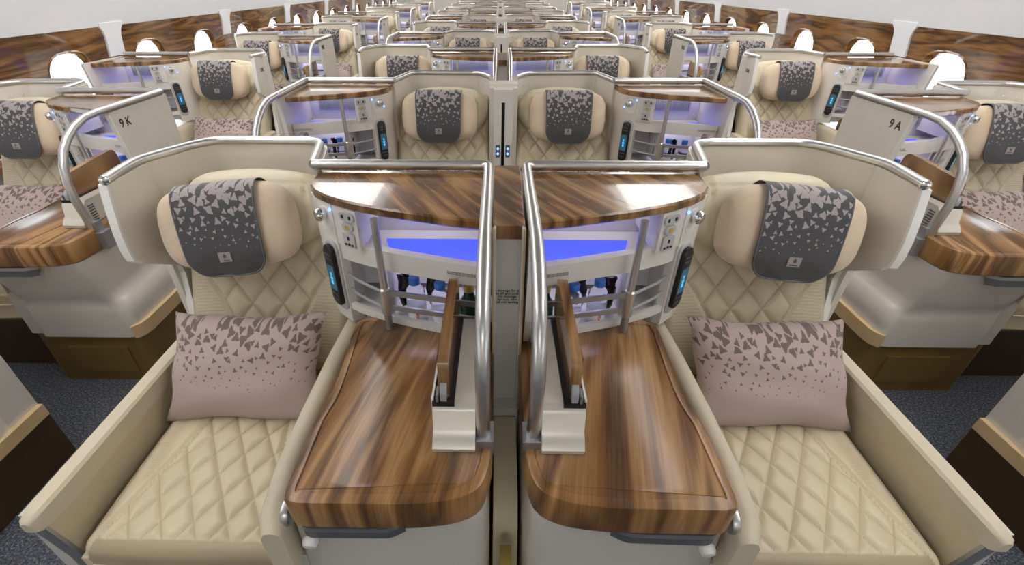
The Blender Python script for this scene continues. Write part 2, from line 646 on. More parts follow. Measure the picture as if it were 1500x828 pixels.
def pad(mb, O, A, B, w, l, thick, rnd, fn, nx, ny, sq=0.08, crown=0.0):
    """upholstered pad: top surface over the rectangle w x l about O with rounded edges and a skirt"""
    O, A, B = Vector(O), Vector(A).normalized(), Vector(B).normalized()
    N = A.cross(B)
    def f(s, t):
        # denser rows at the rim
        a, b = 2 * s - 1, 2 * t - 1
        x = a * w / 2 * math.sqrt(1 - sq * b * b)
        y = b * l / 2 * math.sqrt(1 - sq * a * a)
        e = min((1 - abs(a)) * w / 2, (1 - abs(b)) * l / 2)
        ex = max(0, rnd - (1 - abs(a)) * w / 2)
        ey = max(0, rnd - (1 - abs(b)) * l / 2)
        dd = min(rnd, math.hypot(ex, ey))
        drop = rnd - math.sqrt(max(0, rnd * rnd - dd * dd))
        dz, pf = fn(x, y)
        k = min(1, e / rnd)
        h = crown * (1 - a * a) * (1 - b * b) - drop + dz * k
        return O + A * x + B * y + N * h, pf
    vv = mb.grid(nx, ny, f)
    # skirt
    ring = vv[0][:] + [r[-1] for r in vv[1:]] + vv[-1][-2::-1] + [r[0] for r in vv[-2:0:-1]]
    low = []
    lay = mb.bm.verts.layers.float['perf']
    for v in ring:
        h = (v.co - O).dot(N)
        q = mb.bm.verts.new(v.co - N * (thick + h))
        low.append(q)
    n = len(ring)
    for i in range(n):
        j = (i + 1) % n
        mb.bm.faces.new((ring[j], ring[i], low[i], low[j]))
    mb.bm.faces.new(low)
    return mb

# ---------------------------------------------------------------- setting
def struct(name, mb, mat, parent=None, smooth=35):
    o = build(name, mb, mat, parent, mirror=False, smooth=smooth)
    if parent is None:
        o['kind'] = 'structure'
    return o

Y0, Y1 = -2.4, 15.5
m = MB(); m.box((-2.9, Y0, -0.06), (2.9, Y1, 0.0)); struct('floor', m, 'carpet', smooth=0)
# ceiling: raised aisle vaults with a dropped centre
m = MB()
prof = [(-1.95, 2.06), (-1.75, 2.14), (-1.05, 2.16), (-0.85, 2.10), (-0.80, 1.92), (0.80, 1.92), (0.85, 2.10), (1.05, 2.16), (1.75, 2.14), (1.95, 2.06)]
m.prism(prof + [(x, z + 0.08) for x, z in reversed(prof)], Y0, Y1, plane='xz')
struct('ceiling', m, 'liner')
m = MB(); m.box((-2.9, Y0 - 0.06, 0), (2.9, Y0, 2.3)); struct('wall_front', m, 'shell', smooth=0)
m = MB(); m.box((-2.9, Y1, 0), (2.9, Y1 + 0.06, 2.3)); struct('wall_back', m, 'shell', smooth=0)

def wall_x(z):
    """inner face of the side wall: leans inward above the windows"""
    tab = [(0, 2.60), (0.70, 2.64), (0.95, 2.625), (1.16, 2.59), (1.40, 2.50), (1.70, 2.32), (1.92, 2.12), (2.06, 1.95)]
    for (z0, x0), (z1, x1) in zip(tab[:-1], tab[1:]):
        if z <= z1:
            return x0 + (x1 - x0) * (z - z0) / (z1 - z0)
    return tab[-1][1]

WP = 0.78                                       # window pitch along the cabin

def rounded_rect(cy, cz, w, h, n=6, ex=2.9):
    return [(cy + w / 2 * spow(math.cos(2 * PI * k / (4 * n)), 2 / ex), cz + h / 2 * spow(math.sin(2 * PI * k / (4 * n)), 2 / ex)) for k in range(4 * n)]

def plate_with_holes(mb, cells, x_of, th):
    """panel in the y-z plane following the wall; each cell is a rectangle with one opening"""
    for (ya, za, yb, zb), (cy, cz, hole) in cells:
        rect = []
        for y, z in hole:
            dy, dz = y - cy, z - cz
            f = min(((yb - cy) if dy > 0 else (cy - ya)) / max(abs(dy), 1e-6), ((zb - cz) if dz > 0 else (cz - za)) / max(abs(dz), 1e-6))
            rect.append([cy + dy * f, cz + dz * f])
        for cyy, czz in ((ya, za), (ya, zb), (yb, za), (yb, zb)):       # snap the nearest points to the corners
            q = min(rect, key=lambda p: (p[0] - cyy) ** 2 + (p[1] - czz) ** 2)
            q[0], q[1] = cyy, czz
        mid = [((a[0] + 2 * b[0]) / 3, (a[1] + 2 * b[1]) / 3) for a, b in zip(rect, hole)]
        P0 = lambda lp, d: [(x_of(z) + d, y, z) for y, z in lp]
        mb.loft([P0(hole, th), P0(rect, th), P0(rect, 0), P0(mid, 0), P0(hole, 0), P0(hole, th)], False, False)

def side_wall(sx, side, yoff):
    # lower liner, under the windows
    m = MB()
    prof = [(0, wall_x(0)), (0.60, wall_x(0.60)), (0.63, wall_x(0.63))]
    lp = [(sx * x, z) for z, x in prof] + [(sx * (x + 0.05), z) for z, x in reversed(prof)]
    m.prism(lp, Y0, Y1, plane='xz')
    w = struct('wall_' + side, m, 'liner')
    # upper liner above the wood band
    m = MB()
    zs = [1.16, 1.28, 1.40, 1.55, 1.70, 1.82, 1.92, 2.0, 2.06]
    lp = [(sx * (wall_x(z) - 0.006), z) for z in zs] + [(sx * (wall_x(z) + 0.05), z) for z in reversed(zs)]
    m.prism(lp, Y0, Y1, plane='xz')
    struct('upper_liner', m, 'liner', w)
    # wood bays, two windows each
    first = 3.06 + yoff
    nb = 10
    for k in range(-3, nb):
        c0 = first + 0.78 + 1.56 * k - 0.14         # bay spans two windows
        ya, yb = c0 - 0.17, c0 + 1.39
        cs = [first + WP * (1 + 2 * k), first + WP * (2 + 2 * k)]
        ya, yb = cs[0] - 0.39, cs[1] + 0.39
        m = MB()
        cells = []
        for c, (a_, b_) in zip(cs, ((ya, (ya + yb) / 2), ((ya + yb) / 2, yb))):
            cells.append(((a_, 0.62, b_, 1.165), (c, 0.855, rounded_rect(c, 0.855, 0.36, 0.38))))
        plate_with_holes(m, cells, lambda z: sx * wall_x(z), sx * 0.03)
        struct('wood_panel', m, 'wood_wall', w, smooth=20)
        for c in cs:
            # deep reveal, rim and pane of one window
            m = MB()
            hole = rounded_rect(c, 0.855, 0.36, 0.38)
            inn = rounded_rect(c, 0.855, 0.335, 0.352)
            rim = rounded_rect(c, 0.855, 0.385, 0.405)
            X = lambda z, d: sx * (wall_x(z) + d)
            m.loft([[(X(z, -0.001), y, z) for y, z in rim], [(X(z, -0.006), y, z) for y, z in rounded_rect(c, 0.855, 0.37, 0.39)],
                    [(X(z, 0.0), y, z) for y, z in rounded_rect(c, 0.855, 0.355, 0.375)],
                    [(X(z, 0.030), y, z) for y, z in inn], [(X(z, 0.034), y, z) for y, z in rim]], False, False)
            fr = struct('window_frame', m, 'wood_wall', w)
            m = MB()
            m.loft([[(X(z, 0.026), y, z) for y, z in rounded_rect(c, 0.855, 0.345, 0.362)], [(X(z, 0.029), y, z) for y, z in rounded_rect(c, 0.855, 0.345, 0.362)]])
            struct('window_pane', m, 'window_glass', fr)
        # white pillar cover at the bay joint, flared into the liner above
        yc = yb
        lo, hi = 0.985, 1.18
        m = MB()
        hw = 0.075
        yc = yb + (0.03 if sx < 0 else 0.0)
        pts = [(yc - hw, lo), (yc + hw, lo), (yc + hw, 1.10), (yc + hw + 0.012, 1.135), (yc + hw + 0.035, 1.16), (yc + hw + 0.035, hi),
               (yc - hw - 0.035, hi), (yc - hw - 0.035, 1.16), (yc - hw - 0.012, 1.135), (yc - hw, 1.10)]
        l0 = [(sx * (wall_x(z) + 0.004), y, z) for y, z in pts]
        l1 = [(sx * (wall_x(z) - 0.012), y, z) for y, z in pts]
        m.loft([l0, l1])
        struct('pillar_cover', m, 'liner', w)
    # ledge along the wall below the windows
    m = MB()
    m.box((sx * 2.52, Y0, 0.59), (sx * 2.63, Y1, 0.625))
    struct('wood_ledge', m, 'wood_wall', w)

side_wall(-1, 'left', 0.05)
side_wall(1, 'right', 0.10)

# ceiling lamps: long diffuser strips
def ceiling_light(x, w, z, label, yc, ly):
    r = bpy.data.objects.new('ceiling_light', None)
    COL.objects.link(r)
    r.location = (x, yc, z)
    m = MB(); m.box((-w / 2, -ly / 2, -0.012), (w / 2, ly / 2, -0.004))
    build('diffuser', m, 'strip_light', r, mirror=False, smooth=0)
    m = MB(); m.box((-w / 2 - 0.02, -ly / 2 - 0.02, -0.006), (w / 2 + 0.02, ly / 2 + 0.02, 0.006))
    build('housing', m, 'liner', r, mirror=False, smooth=0)
    r['label'] = label
    r['category'] = 'lamp'
    r['group'] = 'ceiling strip lamps'

ceiling_light(0.0, 1.0, 1.90, 'added unseen white fill lamp across the very front of the cabin', -1.85, 0.8)  # fill lamp added behind the camera to brighten the foreground fronts
NAMES = ['first', 'second', 'third', 'fourth', 'fifth', 'sixth', 'seventh', 'eighth', 'ninth', 'tenth', 'eleventh', 'twelfth', 'thirteenth']
for side, x in (('left', -1.38), ('right', 1.38)):
    for k in range(6):
        ceiling_light(x, 0.62, 2.15, 'long white ceiling strip lamp over the %s aisle, %s from the front' % (side, NAMES[k]), 0.9 + 2.9 * k, 2.6)

def cove_lamp(sx, side, k):
    """wash light on the flank of the dropped ceiling, facing the side wall"""
    r = bpy.data.objects.new('cove_lamp', None)
    COL.objects.link(r)
    r.location = (sx * 0.835, 0.9 + 2.9 * k, 2.0)
    m = MB(); m.box((sx * 0.0, -1.3, -0.06), (sx * 0.012, 1.3, 0.06)); build('diffuser', m, 'wash_light', r, mirror=False, smooth=0)
    m = MB(); m.box((sx * -0.02, -1.32, -0.075), (sx * 0.004, 1.32, 0.075)); build('housing', m, 'liner', r, mirror=False, smooth=0)
    r['label'] = 'slim white cove lamp facing the %s windows, %s from the front' % (side, NAMES[k])
    r['category'] = 'lamp'
    r['group'] = 'cove wash lamps'

for k in range(5):
    cove_lamp(-1, 'left', k)
    cove_lamp(1, 'right', k)

# ---------------------------------------------------------------- one suite: seat + console + shelf cabinet
# suite coordinates: x = sideways from the handrail plane towards the seat, y = along the cabin from the
# shelf rail (negative = towards the camera), z = height above the floor
ZR, RT = 1.015, 0.0125
SHELFW = dict(O=0.447, I=0.415, W=0.455, A=0.44)

HAND = [(0, -0.02, 1.015), (0, -0.22, 1.015), (0, -0.40, 1.015), (0, -0.46, 1.011), (0, -0.52, 0.993), (0, -0.565, 0.968), (0, -0.60, 0.938),
        (0, -0.628, 0.895), (0, -0.643, 0.845), (0, -0.648, 0.79), (0, -0.643, 0.73), (0, -0.636, 0.655)]

TABLE = [(-0.018, -0.19), (0.341, -0.19), (0.334, -0.30), (0.329, -0.39), (0.327, -0.475), (0.338, -0.535), (0.339, -0.60), (0.339, -0.66),
         (0.340, -0.722), (0.12, -0.722), (0.045, -0.712), (0.0, -0.69), (-0.018, -0.63)]

def cheek_pts(W):
    k = W / 0.447
    return [(p[0] * k, p[1]) for p in ((0.295, -0.205), (0.335, -0.182), (0.360, -0.163), (0.405, -0.124), (0.428, -0.090), (0.432, -0.004))]

def front_curve(W, inset=0.0, t1=1.0):
    """front edge of shelf / ledge / tray from the aisle side to the seat side"""
    k = W / 0.447
    pts = [(0.012, -0.300), (0.08, -0.282), (0.156, -0.258), (0.22, -0.238), (0.275, -0.216), (0.325, -0.193), (0.368, -0.166), (0.405, -0.132), (0.428, -0.092), (0.436, -0.012)]
    return [(p[0] * k, p[1] + inset) for p in pts if p[0] <= t1]

def curve_at(pts, s):
    """point, tangent and outward normal at fraction s of a polyline"""
    L = [0]
    for a, b in zip(pts[:-1], pts[1:]):
        L.append(L[-1] + math.hypot(b[0] - a[0], b[1] - a[1]))
    d = s * L[-1]
    for i in range(len(pts) - 1):
        if d <= L[i + 1] + 1e-9:
            f = (d - L[i]) / (L[i + 1] - L[i])
            a, b = pts[i], pts[i + 1]
            T = Vector((b[0] - a[0], b[1] - a[1], 0)).normalized()
            return Vector((a[0] + (b[0] - a[0]) * f, a[1] + (b[1] - a[1]) * f, 0)), T, Vector((T.y, -T.x, 0))

PLACARD = 'No stowage for taxi, take off and landing'

def make_cabinet(kind, sgn):
    W = SHELFW[kind]
    k = W / 0.447
    P = Proto('shelf_cabinet', (0.2, -0.12, 0.68), 'white side cabinet with walnut shelf and chrome rail', 'cabinet', 'shelf cabinets beside the seats')
    # walnut shelf
    m = MB()
    fc = front_curve(W)
    out = [(0.006, -0.298)] + fc[1:] + [(W - 0.004, 0.006), (0.006, 0.006)]
    lo, hi = 0.976, 0.998
    inn = offset_loop(out, 0.004)
    m.loft([[(x, y, lo) for x, y in inn], [(x, y, lo + 0.004) for x, y in out], [(x, y, hi - 0.004) for x, y in out], [(x, y, hi) for x, y in inn]])
    P.part('shelf_top', m, 'wood_shelf', smooth=25)
    # back and walls
    m = MB(); m.box((0.008, -0.025, 0.682), (0.40 * k, -0.012, 0.976)); back = P.part('back_panel', m, 'niche')
    m = MB()
    n = 26
    for i in range(n):
        x = 0.055 + i * (0.235 * k) / n
        m.box((x, -0.034, 0.895), (x + 0.0042, -0.024, 0.968))
    P.part('vent_slats', m, 'mid_grey', back, kind='stuff', smooth=0)
    m = MB(); m.box((0.048, -0.028, 0.889), (0.06 + 0.235 * k, -0.0245, 0.974)); P.part('vent_recess', m, 'pale_grey', back, smooth=0)
    m = MB()
    m.prism(round_poly([(0.004, 0.682), (0.004, 1.003), (-0.352, 1.003), (-0.325, 0.77), (-0.30, 0.682)], [0, 0.004, 0.006, 0.03, 0.02]), -0.007, 0.007, 0.002, 1, plane='yz')
    sp = P.part('side_panel', m, 'shell')
    m = MB()
    m.prism([(-0.349, 0.995), (-0.356, 0.995), (-0.331, 0.77), (-0.324, 0.77)], -0.0075, 0.0075, 0.001, 1, plane='yz')
    P.part('edge_trim', m, 'white_trim', sp)
    # socket cheek above the ledge, handset column down to the table
    cp = cheek_pts(W)
    m = MB()
    poly = [(0.290 * k, -0.026), (0.290 * k, -0.200)] + cp[:4] + [(0.385 * k, -0.026)]
    m.prism(poly, 0.876, 0.976, 0.002, 1)
    ch = P.part('socket_cheek', m, 'white_plastic')
    m = MB()
    ia = (0.352 * k, -0.155)
    poly = [(0.345 * k, -0.012), (0.345 * k, -0.150)] + [(x + 0.0015, y - 0.0015) for x, y in cp[2:]] + [(0.432 * k, 0.0)]
    m.prism(poly, 0.64, 0.976, 0.003, 2)
    hc = P.part('handset_column', m, 'shell' if kind in 'IA' else 'white_plastic')
    m = MB(); m.box((0.03, -0.075, 0.969), (0.285 * k, -0.040, 0.975)); P.part('niche_lamp', m, 'niche_lamp', smooth=0)
    m = MB(); m.box((0.03, -0.110, 0.8265), (0.235 * k, -0.075, 0.8315)); P.part('tray_lamp', m, 'tray_lamp', smooth=0)
    # sockets
    def plate(par, name, mat, s, z, w, h, d, rd=0.3, off=0.0):
        o, T, N = curve_at([(x + 0.0015, y - 0.0015) for x, y in cp], s)
        o = o + N * off
        m = MB(); m.frame_plate((o.x, o.y, z), T, N, w, h, d, rd)
        return P.part(name, m, mat, par, smooth=25)
    a = plate(ch, 'power_socket', 'pale_grey', 0.10, 0.958, 0.046, 0.022, 0.003, 0.45)
    def bits(par, name, mat, lst, s, z, off):
        o, T, N = curve_at([(x + 0.0015, y - 0.0015) for x, y in cp], s)
        m = MB()
        for dx, dz, w, h in lst:
            c = o + T * dx + N * off
            m.frame_plate((c.x, c.y, z + dz), T, N, w, h, 0.0012, 0.2)
        return P.part(name, m, mat, par, smooth=0)
    bits(a, 'socket_slots', 'black', [(-0.012, 0, 0.005, 0.009), (0.010, 0, 0.006, 0.009)], 0.10, 0.958, 0.0035)
    a = plate(ch, 'round_socket', 'pale_grey', 0.105, 0.932, 0.034, 0.021, 0.003, 0.45)
    bits(a, 'socket_mark', 'amber', [(0, 0, 0.010, 0.010)], 0.105, 0.932, 0.0035)
    a = plate(ch, 'mains_socket', 'pale_grey', 0.11, 0.899, 0.036, 0.036, 0.003, 0.12)
    bits(a, 'socket_slots', 'black', [(0, 0.003, 0.005, 0.009), (-0.010, -0.013, 0.006, 0.005), (0.010, -0.013, 0.006, 0.005), (0, -0.012, 0.006, 0.006)], 0.11, 0.901, 0.0035)
    # reading lamp in a shallow dish, with two blue tell-tales
    o, T, N = curve_at(cp, 0.42)
    m = MB(); m.frame_plate((o.x + N.x * 0.001, o.y + N.y * 0.001, 0.932), T, N, 0.052, 0.062, 0.002, 0.48)
    dish = P.part('lamp_dish', m, 'white_trim', hc)
    c = o + N * 0.004
    m = MB(); m.lathe([(0.013, 0), (0.016, 0.006), (0.016, 0.016), (0.012, 0.022), (0.006, 0.024)], (c.x, c.y, 0.945), N, 16)
    P.part('reading_lamp', m, 'chrome', hc)
    for s, z in ((0.31, 0.962), (0.53, 0.925)):
        o2, T2, N2 = curve_at(cp, s)
        m = MB(); m.lathe([(0.004, 0), (0.004, 0.003), (0.002, 0.005)], (o2.x + N2.x * 0.002, o2.y + N2.y * 0.002, z), N2, 8)
        P.part('blue_indicator', m, 'blue_led', hc)
    # handset cradle
    plate(hc, 'handset_cradle', 'pale_grey', 0.405, 0.775, 0.050, 0.205, 0.006, 0.42)
    # ledge and lit tray floor
    def slab(z0, z1, inset, t1, name, mat, lip=0.004):
        fcv = front_curve(W, inset, t1)
        poly = [(0.010, fcv[0][1])] + fcv[1:] + [(fcv[-1][0], -0.026), (0.010, -0.026)]
        i2 = offset_loop(poly, lip)
        m = MB()
        m.loft([[(x, y, z0) for x, y in i2], [(x, y, z0 + lip) for x, y in poly], [(x, y, z1 - lip) for x, y in poly], [(x, y, z1) for x, y in i2]])
        return P.part(name, m, mat, smooth=25)
    ledge = slab(0.832, 0.848, 0.014, 0.37, 'ledge', 'white_plastic')
    fcv = front_curve(W, 0.012, 0.37)
    poly = [(0.010, fcv[0][1])] + fcv[1:]
    inn_ = [(x - 0.006, y + 0.022) for x, y in poly]
    inn_[0] = (0.010, inn_[0][1])
    m = MB()
    m.prism(poly + inn_[::-1], 0.834, 0.884, 0.003, 2)
    P.part('ledge_lip', m, 'white_plastic', ledge)
    m = MB()
    m.loft([[(x, y, 0.8482) for x, y in ((0.02, -0.255), (0.225 * k, -0.200), (0.262 * k, -0.085), (0.02, -0.085))],
            [(x, y, 0.8505) for x, y in ((0.02, -0.255), (0.225 * k, -0.200), (0.262 * k, -0.085), (0.02, -0.085))]])
    P.part('lit_tray_floor', m, 'blue_glow', ledge, smooth=0)
    tray = slab(0.6805, 0.6835, 0.012, 0.37, 'bottle_tray', 'white_plastic', 0.001)
    poly = [(0.010, front_curve(W, 0.010, 0.37)[0][1])] + front_curve(W, 0.010, 0.37)[1:]
    inn_ = [(x - 0.004, y + 0.012) for x, y in poly]
    inn_[0] = (0.010, inn_[0][1])
    m = MB()
    m.prism(poly + inn_[::-1], 0.6805, 0.701, 0.003, 2)
    P.part('tray_lip', m, 'white_plastic', tray)
    m = MB(); m.box((0.008, -0.060, 0.70), (0.345 * k, -0.026, 0.834)); P.part('compartment_back', m, 'niche', tray, smooth=0)
    m = MB(); m.box((0.238 * k, -0.215, 0.70), (0.244 * k, -0.06, 0.834)); P.part('compartment_divider', m, 'niche', tray, smooth=0)
    # placard on the ledge lip: the lip between x .03 and .16
    x0, y0, x1, y1 = 0.016 * k, -0.2868, 0.078 * k, -0.2705
    ct, cu_ = (x0 + x1) / 2, (y0 + y1) / 2 - 0.0008
    rx = Vector((sgn * (x1 - x0), y1 - y0, 0)) * sgn
    lettering('placard_text', PLACARD + '\n' + PLACARD, 0.0052, 'print_grey', ledge, ((ct - P.base.x) * sgn, cu_ - P.base.y, 0.860 - P.base.z), rx, (0, 0, 1))
    # post with sleeve
    px, py = 0.243 * k, -0.243
    m = MB()
    m.lathe([(0.0085, 0.79), (0.0085, 0.977)], (px, py, 0), n=14)
    post = P.part('post', m, 'satin_metal')
    m = MB(); m.lathe([(0.0095, 0.725), (0.0125, 0.728), (0.0125, 0.797), (0.0095, 0.80)], (px, py, 0), n=14); P.part('post_sleeve', m, 'satin_metal', post)
    m = MB(); m.lathe([(0.0095, 0.681), (0.0095, 0.727)], (px, py, 0), n=14); P.part('post_foot', m, 'grey_metal', post)
    # bottle rails and magazine rails
    for z in (0.787, 0.745):
        m = MB()
        pa, pb = Vector((0.012, -0.292, 0)), Vector((px - 0.006, py, 0))
        d = (pb - pa).normalized(); nn = Vector((d.y, -d.x, 0)) * 0.003
        m.prism([(pa + nn)[:2], (pb + nn)[:2], (pb - nn)[:2], (pa - nn)[:2]], z - 0.0065, z + 0.0065, 0.001, 1)
        P.part('bottle_rail', m, 'grey_metal')
    m = MB(); m.box((px - 0.020, py - 0.004, 0.735), (px - 0.008, py + 0.004, 0.797), 0.001, 1); P.part('rail_bracket', m, 'grey_metal')
    mp_ = [(px + 0.006, py + 0.002), (0.29 * k, -0.212), (0.325 * k, -0.185), (0.352 * k, -0.158)]
    for z in (0.787, 0.742):
        m = MB(); m.tube([(x, y, z) for x, y in mp_], 0.004, 8); P.part('magazine_rail', m, 'mid_grey')
    # chrome rail round the shelf, down to the table
    m = MB()
    path = [(W, 0.0, ZR), (0.02, 0.0, ZR), (0.006, -0.004, ZR)] + ([(x, y * 0.915, z + 0.04 * (z < 0.7)) for x, y, z in HAND] if kind == 'O' else HAND)
    rad = [RT] * 3 + [0.0125] * 4 + [0.0132] * (len(HAND) - 4)
    if kind == 'A':
        path, rad = path[:2], rad[:2]
    m.tube(path, rad, 14)
    rail = P.part('handrail', m, 'satin_metal', smooth=50)
    for x in (W - 0.055, 0.03):
        m = MB(); m.tube([(x - 0.012, 0, ZR), (x + 0.012, 0, ZR)], RT + 0.0006, 14); P.part('rail_collar', m, 'satin_metal', rail)
    fy = 0.055 if kind == 'O' else 0.0
    m = MB()
    if kind == 'O':
        m.box((-0.020, -0.605, 0.662), (0.016, -0.555, 0.698), 0.008, 2)
    else:
        m.box((-0.044, -0.658, 0.606), (-0.0185, -0.612, 0.668), 0.004, 2)
    m.lathe([(0.011, 0.0), (0.011, 0.036 if kind != 'O' else 0.02)], (-0.022 if kind != 'O' else 0.0, -0.635 + fy, 0.695 if kind != 'O' else 0.683), (1, 0, 0), 12)
    if kind != 'O':
        m.box((-0.030, -0.650, 0.655), (-0.0185, -0.620, 0.705), 0.003, 1)
    if kind != 'A':
        P.part('rail_foot', m, 'grey_metal', rail)
    return P, sp

def make_console(kind, sgn):
    P = Proto('side_console', (0.16, -0.40, 0.0), 'walnut topped side console', 'console', 'side consoles beside the seats')
    # wooden top: thick rolled edge with a shallow tray recess
    m = MB()
    TB = [(x, y - (0.07 * min(1, max(0, (-0.45 - y) / 0.2)) if kind in 'WA' else 0.0)) for x, y in TABLE]
    out = round_poly(TB, [0.04, 0.05, 0.03, 0.03, 0.03, 0.02, 0.02, 0.02, 0.032, 0.04, 0.03, 0.03, 0.03], 3)
    def L(d, z):
        return [(x, y, z) for x, y in (offset_loop(out, d) if d else out)]
    m.loft([L(0.010, 0.600), L(0.002, 0.606), L(0, 0.62), L(0, 0.668), L(0.003, 0.6765), L(0.009, 0.680), L(0.019, 0.680), L(0.0205, 0.6772), L(0.0225, 0.6775), L(0.025, 0.6795)])
    P.part('table_top', m, 'wood_table', smooth=40)
    wf = 0.07 if kind in 'WA' else 0.0
    # white body, bulging out below
    m = MB()
    def ring(t0, u0, z, t1=0.35, u1=0.03):
        return [(x, y, z) for x, y in round_poly([(t0, u1), (t0, u0), (t1, u0), (t1, u1)], [0.004, 0.05, 0.02, 0.004], 4)]
    body = [ring(-0.040, -0.715, 0.245), ring(-0.042, -0.715, 0.34), ring(-0.038, -0.712, 0.385), ring(-0.024, -0.708, 0.412), ring(-0.012, -0.716, 0.425), ring(-0.008, -0.726, 0.46), ring(-0.008, -0.765, 0.602)] if kind == 'W' else \
           [ring(-0.012, -0.705, 0.245), ring(-0.012, -0.705, 0.34), ring(-0.012, -0.703 - wf * 0.4, 0.46), ring(-0.008, -0.695 - wf, 0.602)]
    m.loft(body)
    b = P.part('console_body', m, 'console_white', smooth=50)
    m = MB()
    m.loft([[(x, y, z) for x, y in round_poly([(-0.020, 0.03), (-0.020, -0.695), (0.398, -0.695), (0.398, 0.03)], [0, 0.05, 0.02, 0], 4)] for z in (0.0, 0.247)])
    kp = P.part('kick_base', m, 'bronze', smooth=50)
    m = MB(); m.box((0.05, -0.704, 0.055), (0.29, -0.690, 0.185), 0.005, 2); P.part('access_panel', m, 'bronze', kp)
    if kind in 'IW':
        m = MB()
        m.prism([(-0.030, 0.02), (-0.058, 0.02), (-0.058, -0.66), (-0.050, -0.695), (-0.030, -0.72), (-0.022, -0.718), (-0.034, -0.685)], 0.245, 0.30, 0.006, 2)
        P.part('bumper', m, 'tan_bumper', b)
    # drawer under the front edge
    m = MB()
    m.prism(round_poly([(0.14, -0.70 - wf), (0.165, -0.714 - wf), (0.315, -0.716 - wf), (0.33, -0.70 - wf)], [0, 0.01, 0.02, 0], 3), 0.562, 0.590, 0.003, 2)
    d = P.part('drawer', m, 'dark_grey')
    m = MB()
    m.prism(round_poly([(0.13, -0.70 - wf), (0.165, -0.7185 - wf), (0.315, -0.7205 - wf), (0.332, -0.70 - wf)], [0, 0.01, 0.02, 0], 3), 0.588, 0.600, 0.003, 2)
    P.part('drawer_rim', m, 'grey_metal', d)
    m = MB(); m.lathe([(0.014, 0), (0.015, 0.008), (0.012, 0.016), (0.004, 0.018)], (0.315, -0.708 - wf, 0.548), (0, -1, -0.3), 14); P.part('latch_knob', m, 'white_trim', d)
    # cream padded strip between the table and the seat, metal hinge at its end
    m = MB()
    path = [(0.372, -0.10), (0.382, -0.28), (0.385, -0.46), (0.385, -0.60), (0.376, -0.70), (0.368, -0.735)]
    lo, hi = 0.46, 0.628
    prof = []
    loops = []
    for i, (x, y) in enumerate(path):
        w = 0.024 if i < 5 else 0.020
        top = hi - (0.0 if i < 4 else (0.004 if i == 4 else 0.022))
        loops.append([(x - w, y, lo), (x - w, y, top - 0.014), (x - w * 0.55, y, top - 0.002), (x, y, top), (x + w * 0.6, y, top - 0.004), (x + w, y, top - 0.02), (x + w, y, lo)])
    m.loft(loops)
    st = P.part('inner_arm_pad', m, 'arm_leather', smooth=60)
    m = MB(); m.lathe([(0.022, 0), (0.024, 0.003), (0.024, 0.012), (0.022, 0.014)], (0.343, -0.692, 0.605), (1, 0, 0), 18); P.part('hinge_disc', m, 'satin_metal', st)
    m = MB(); m.box((0.345, -0.700, 0.250), (0.400, 0.02, 0.47), 0.006, 2); P.part('inner_side_panel', m, 'console_white', st)
    return P

def make_pod(kind, sgn):
    P = Proto('table_housing', (0.05, -0.50, 0.68), 'pearl housing holding a folded walnut table leaf', 'tray table', 'folded table housings')
    m = MB()
    prof = [(-0.646, 0.6815), (-0.648, 0.692), (-0.636, 0.706), (-0.622, 0.716), (-0.613, 0.752), (-0.598, 0.766), (-0.45, 0.764), (-0.335, 0.758), (-0.335, 0.6815)]
    m.prism(prof, 0.014, 0.092, 0.005, 2, plane='yz')
    h = P.part('housing', m, 'pod_white', smooth=50)
    m = MB()
    for i in range(7):
        m.box((0.0115, -0.60, 0.688 + 0.009 * i), (0.0145, -0.575, 0.692 + 0.009 * i))
    P.part('side_vents', m, 'dark_grey', h, kind='stuff', smooth=0)
    m = MB(); m.box((0.052, -0.606, 0.684), (0.0925, -0.34, 0.7675), 0.003, 1); P.part('slot', m, 'black', h)
    m = MB()
    m.prism(round_poly([(-0.595, 0.74), (-0.578, 0.846), (-0.315, 0.866), (-0.305, 0.78), (-0.335, 0.74)], [0.01, 0.02, 0.03, 0.03, 0.0], 4), 0.062, 0.082, 0.003, 2, plane='yz')
    lf = P.part('table_leaf', m, 'wood_leaf')
    m = MB()
    m.prism(round_poly([(-0.602, 0.686), (-0.602, 0.788), (-0.585, 0.80), (-0.34, 0.79), (-0.34, 0.686)], [0.003, 0.01, 0.01, 0, 0], 3), 0.066, 0.078, 0.001, 1, plane='yz')
    P.part('leaf_frame', m, 'mid_grey', lf)
    m = MB(); m.box((0.0815, -0.57, 0.765), (0.0835, -0.345, 0.845), 0.0005, 1); P.part('leaf_face', m, 'black', lf)
    m = MB(); m.box((0.0805, -0.604, 0.69), (0.0855, -0.58, 0.785), 0.001, 1); P.part('leaf_latch', m, 'grey_metal', lf)
    m = MB(); m.box((0.0905, -0.60, 0.684), (0.0945, -0.34, 0.772), 0.001, 1); P.part('slot_lip', m, 'white_trim', h)
    return P

SEAT_C = 0.628

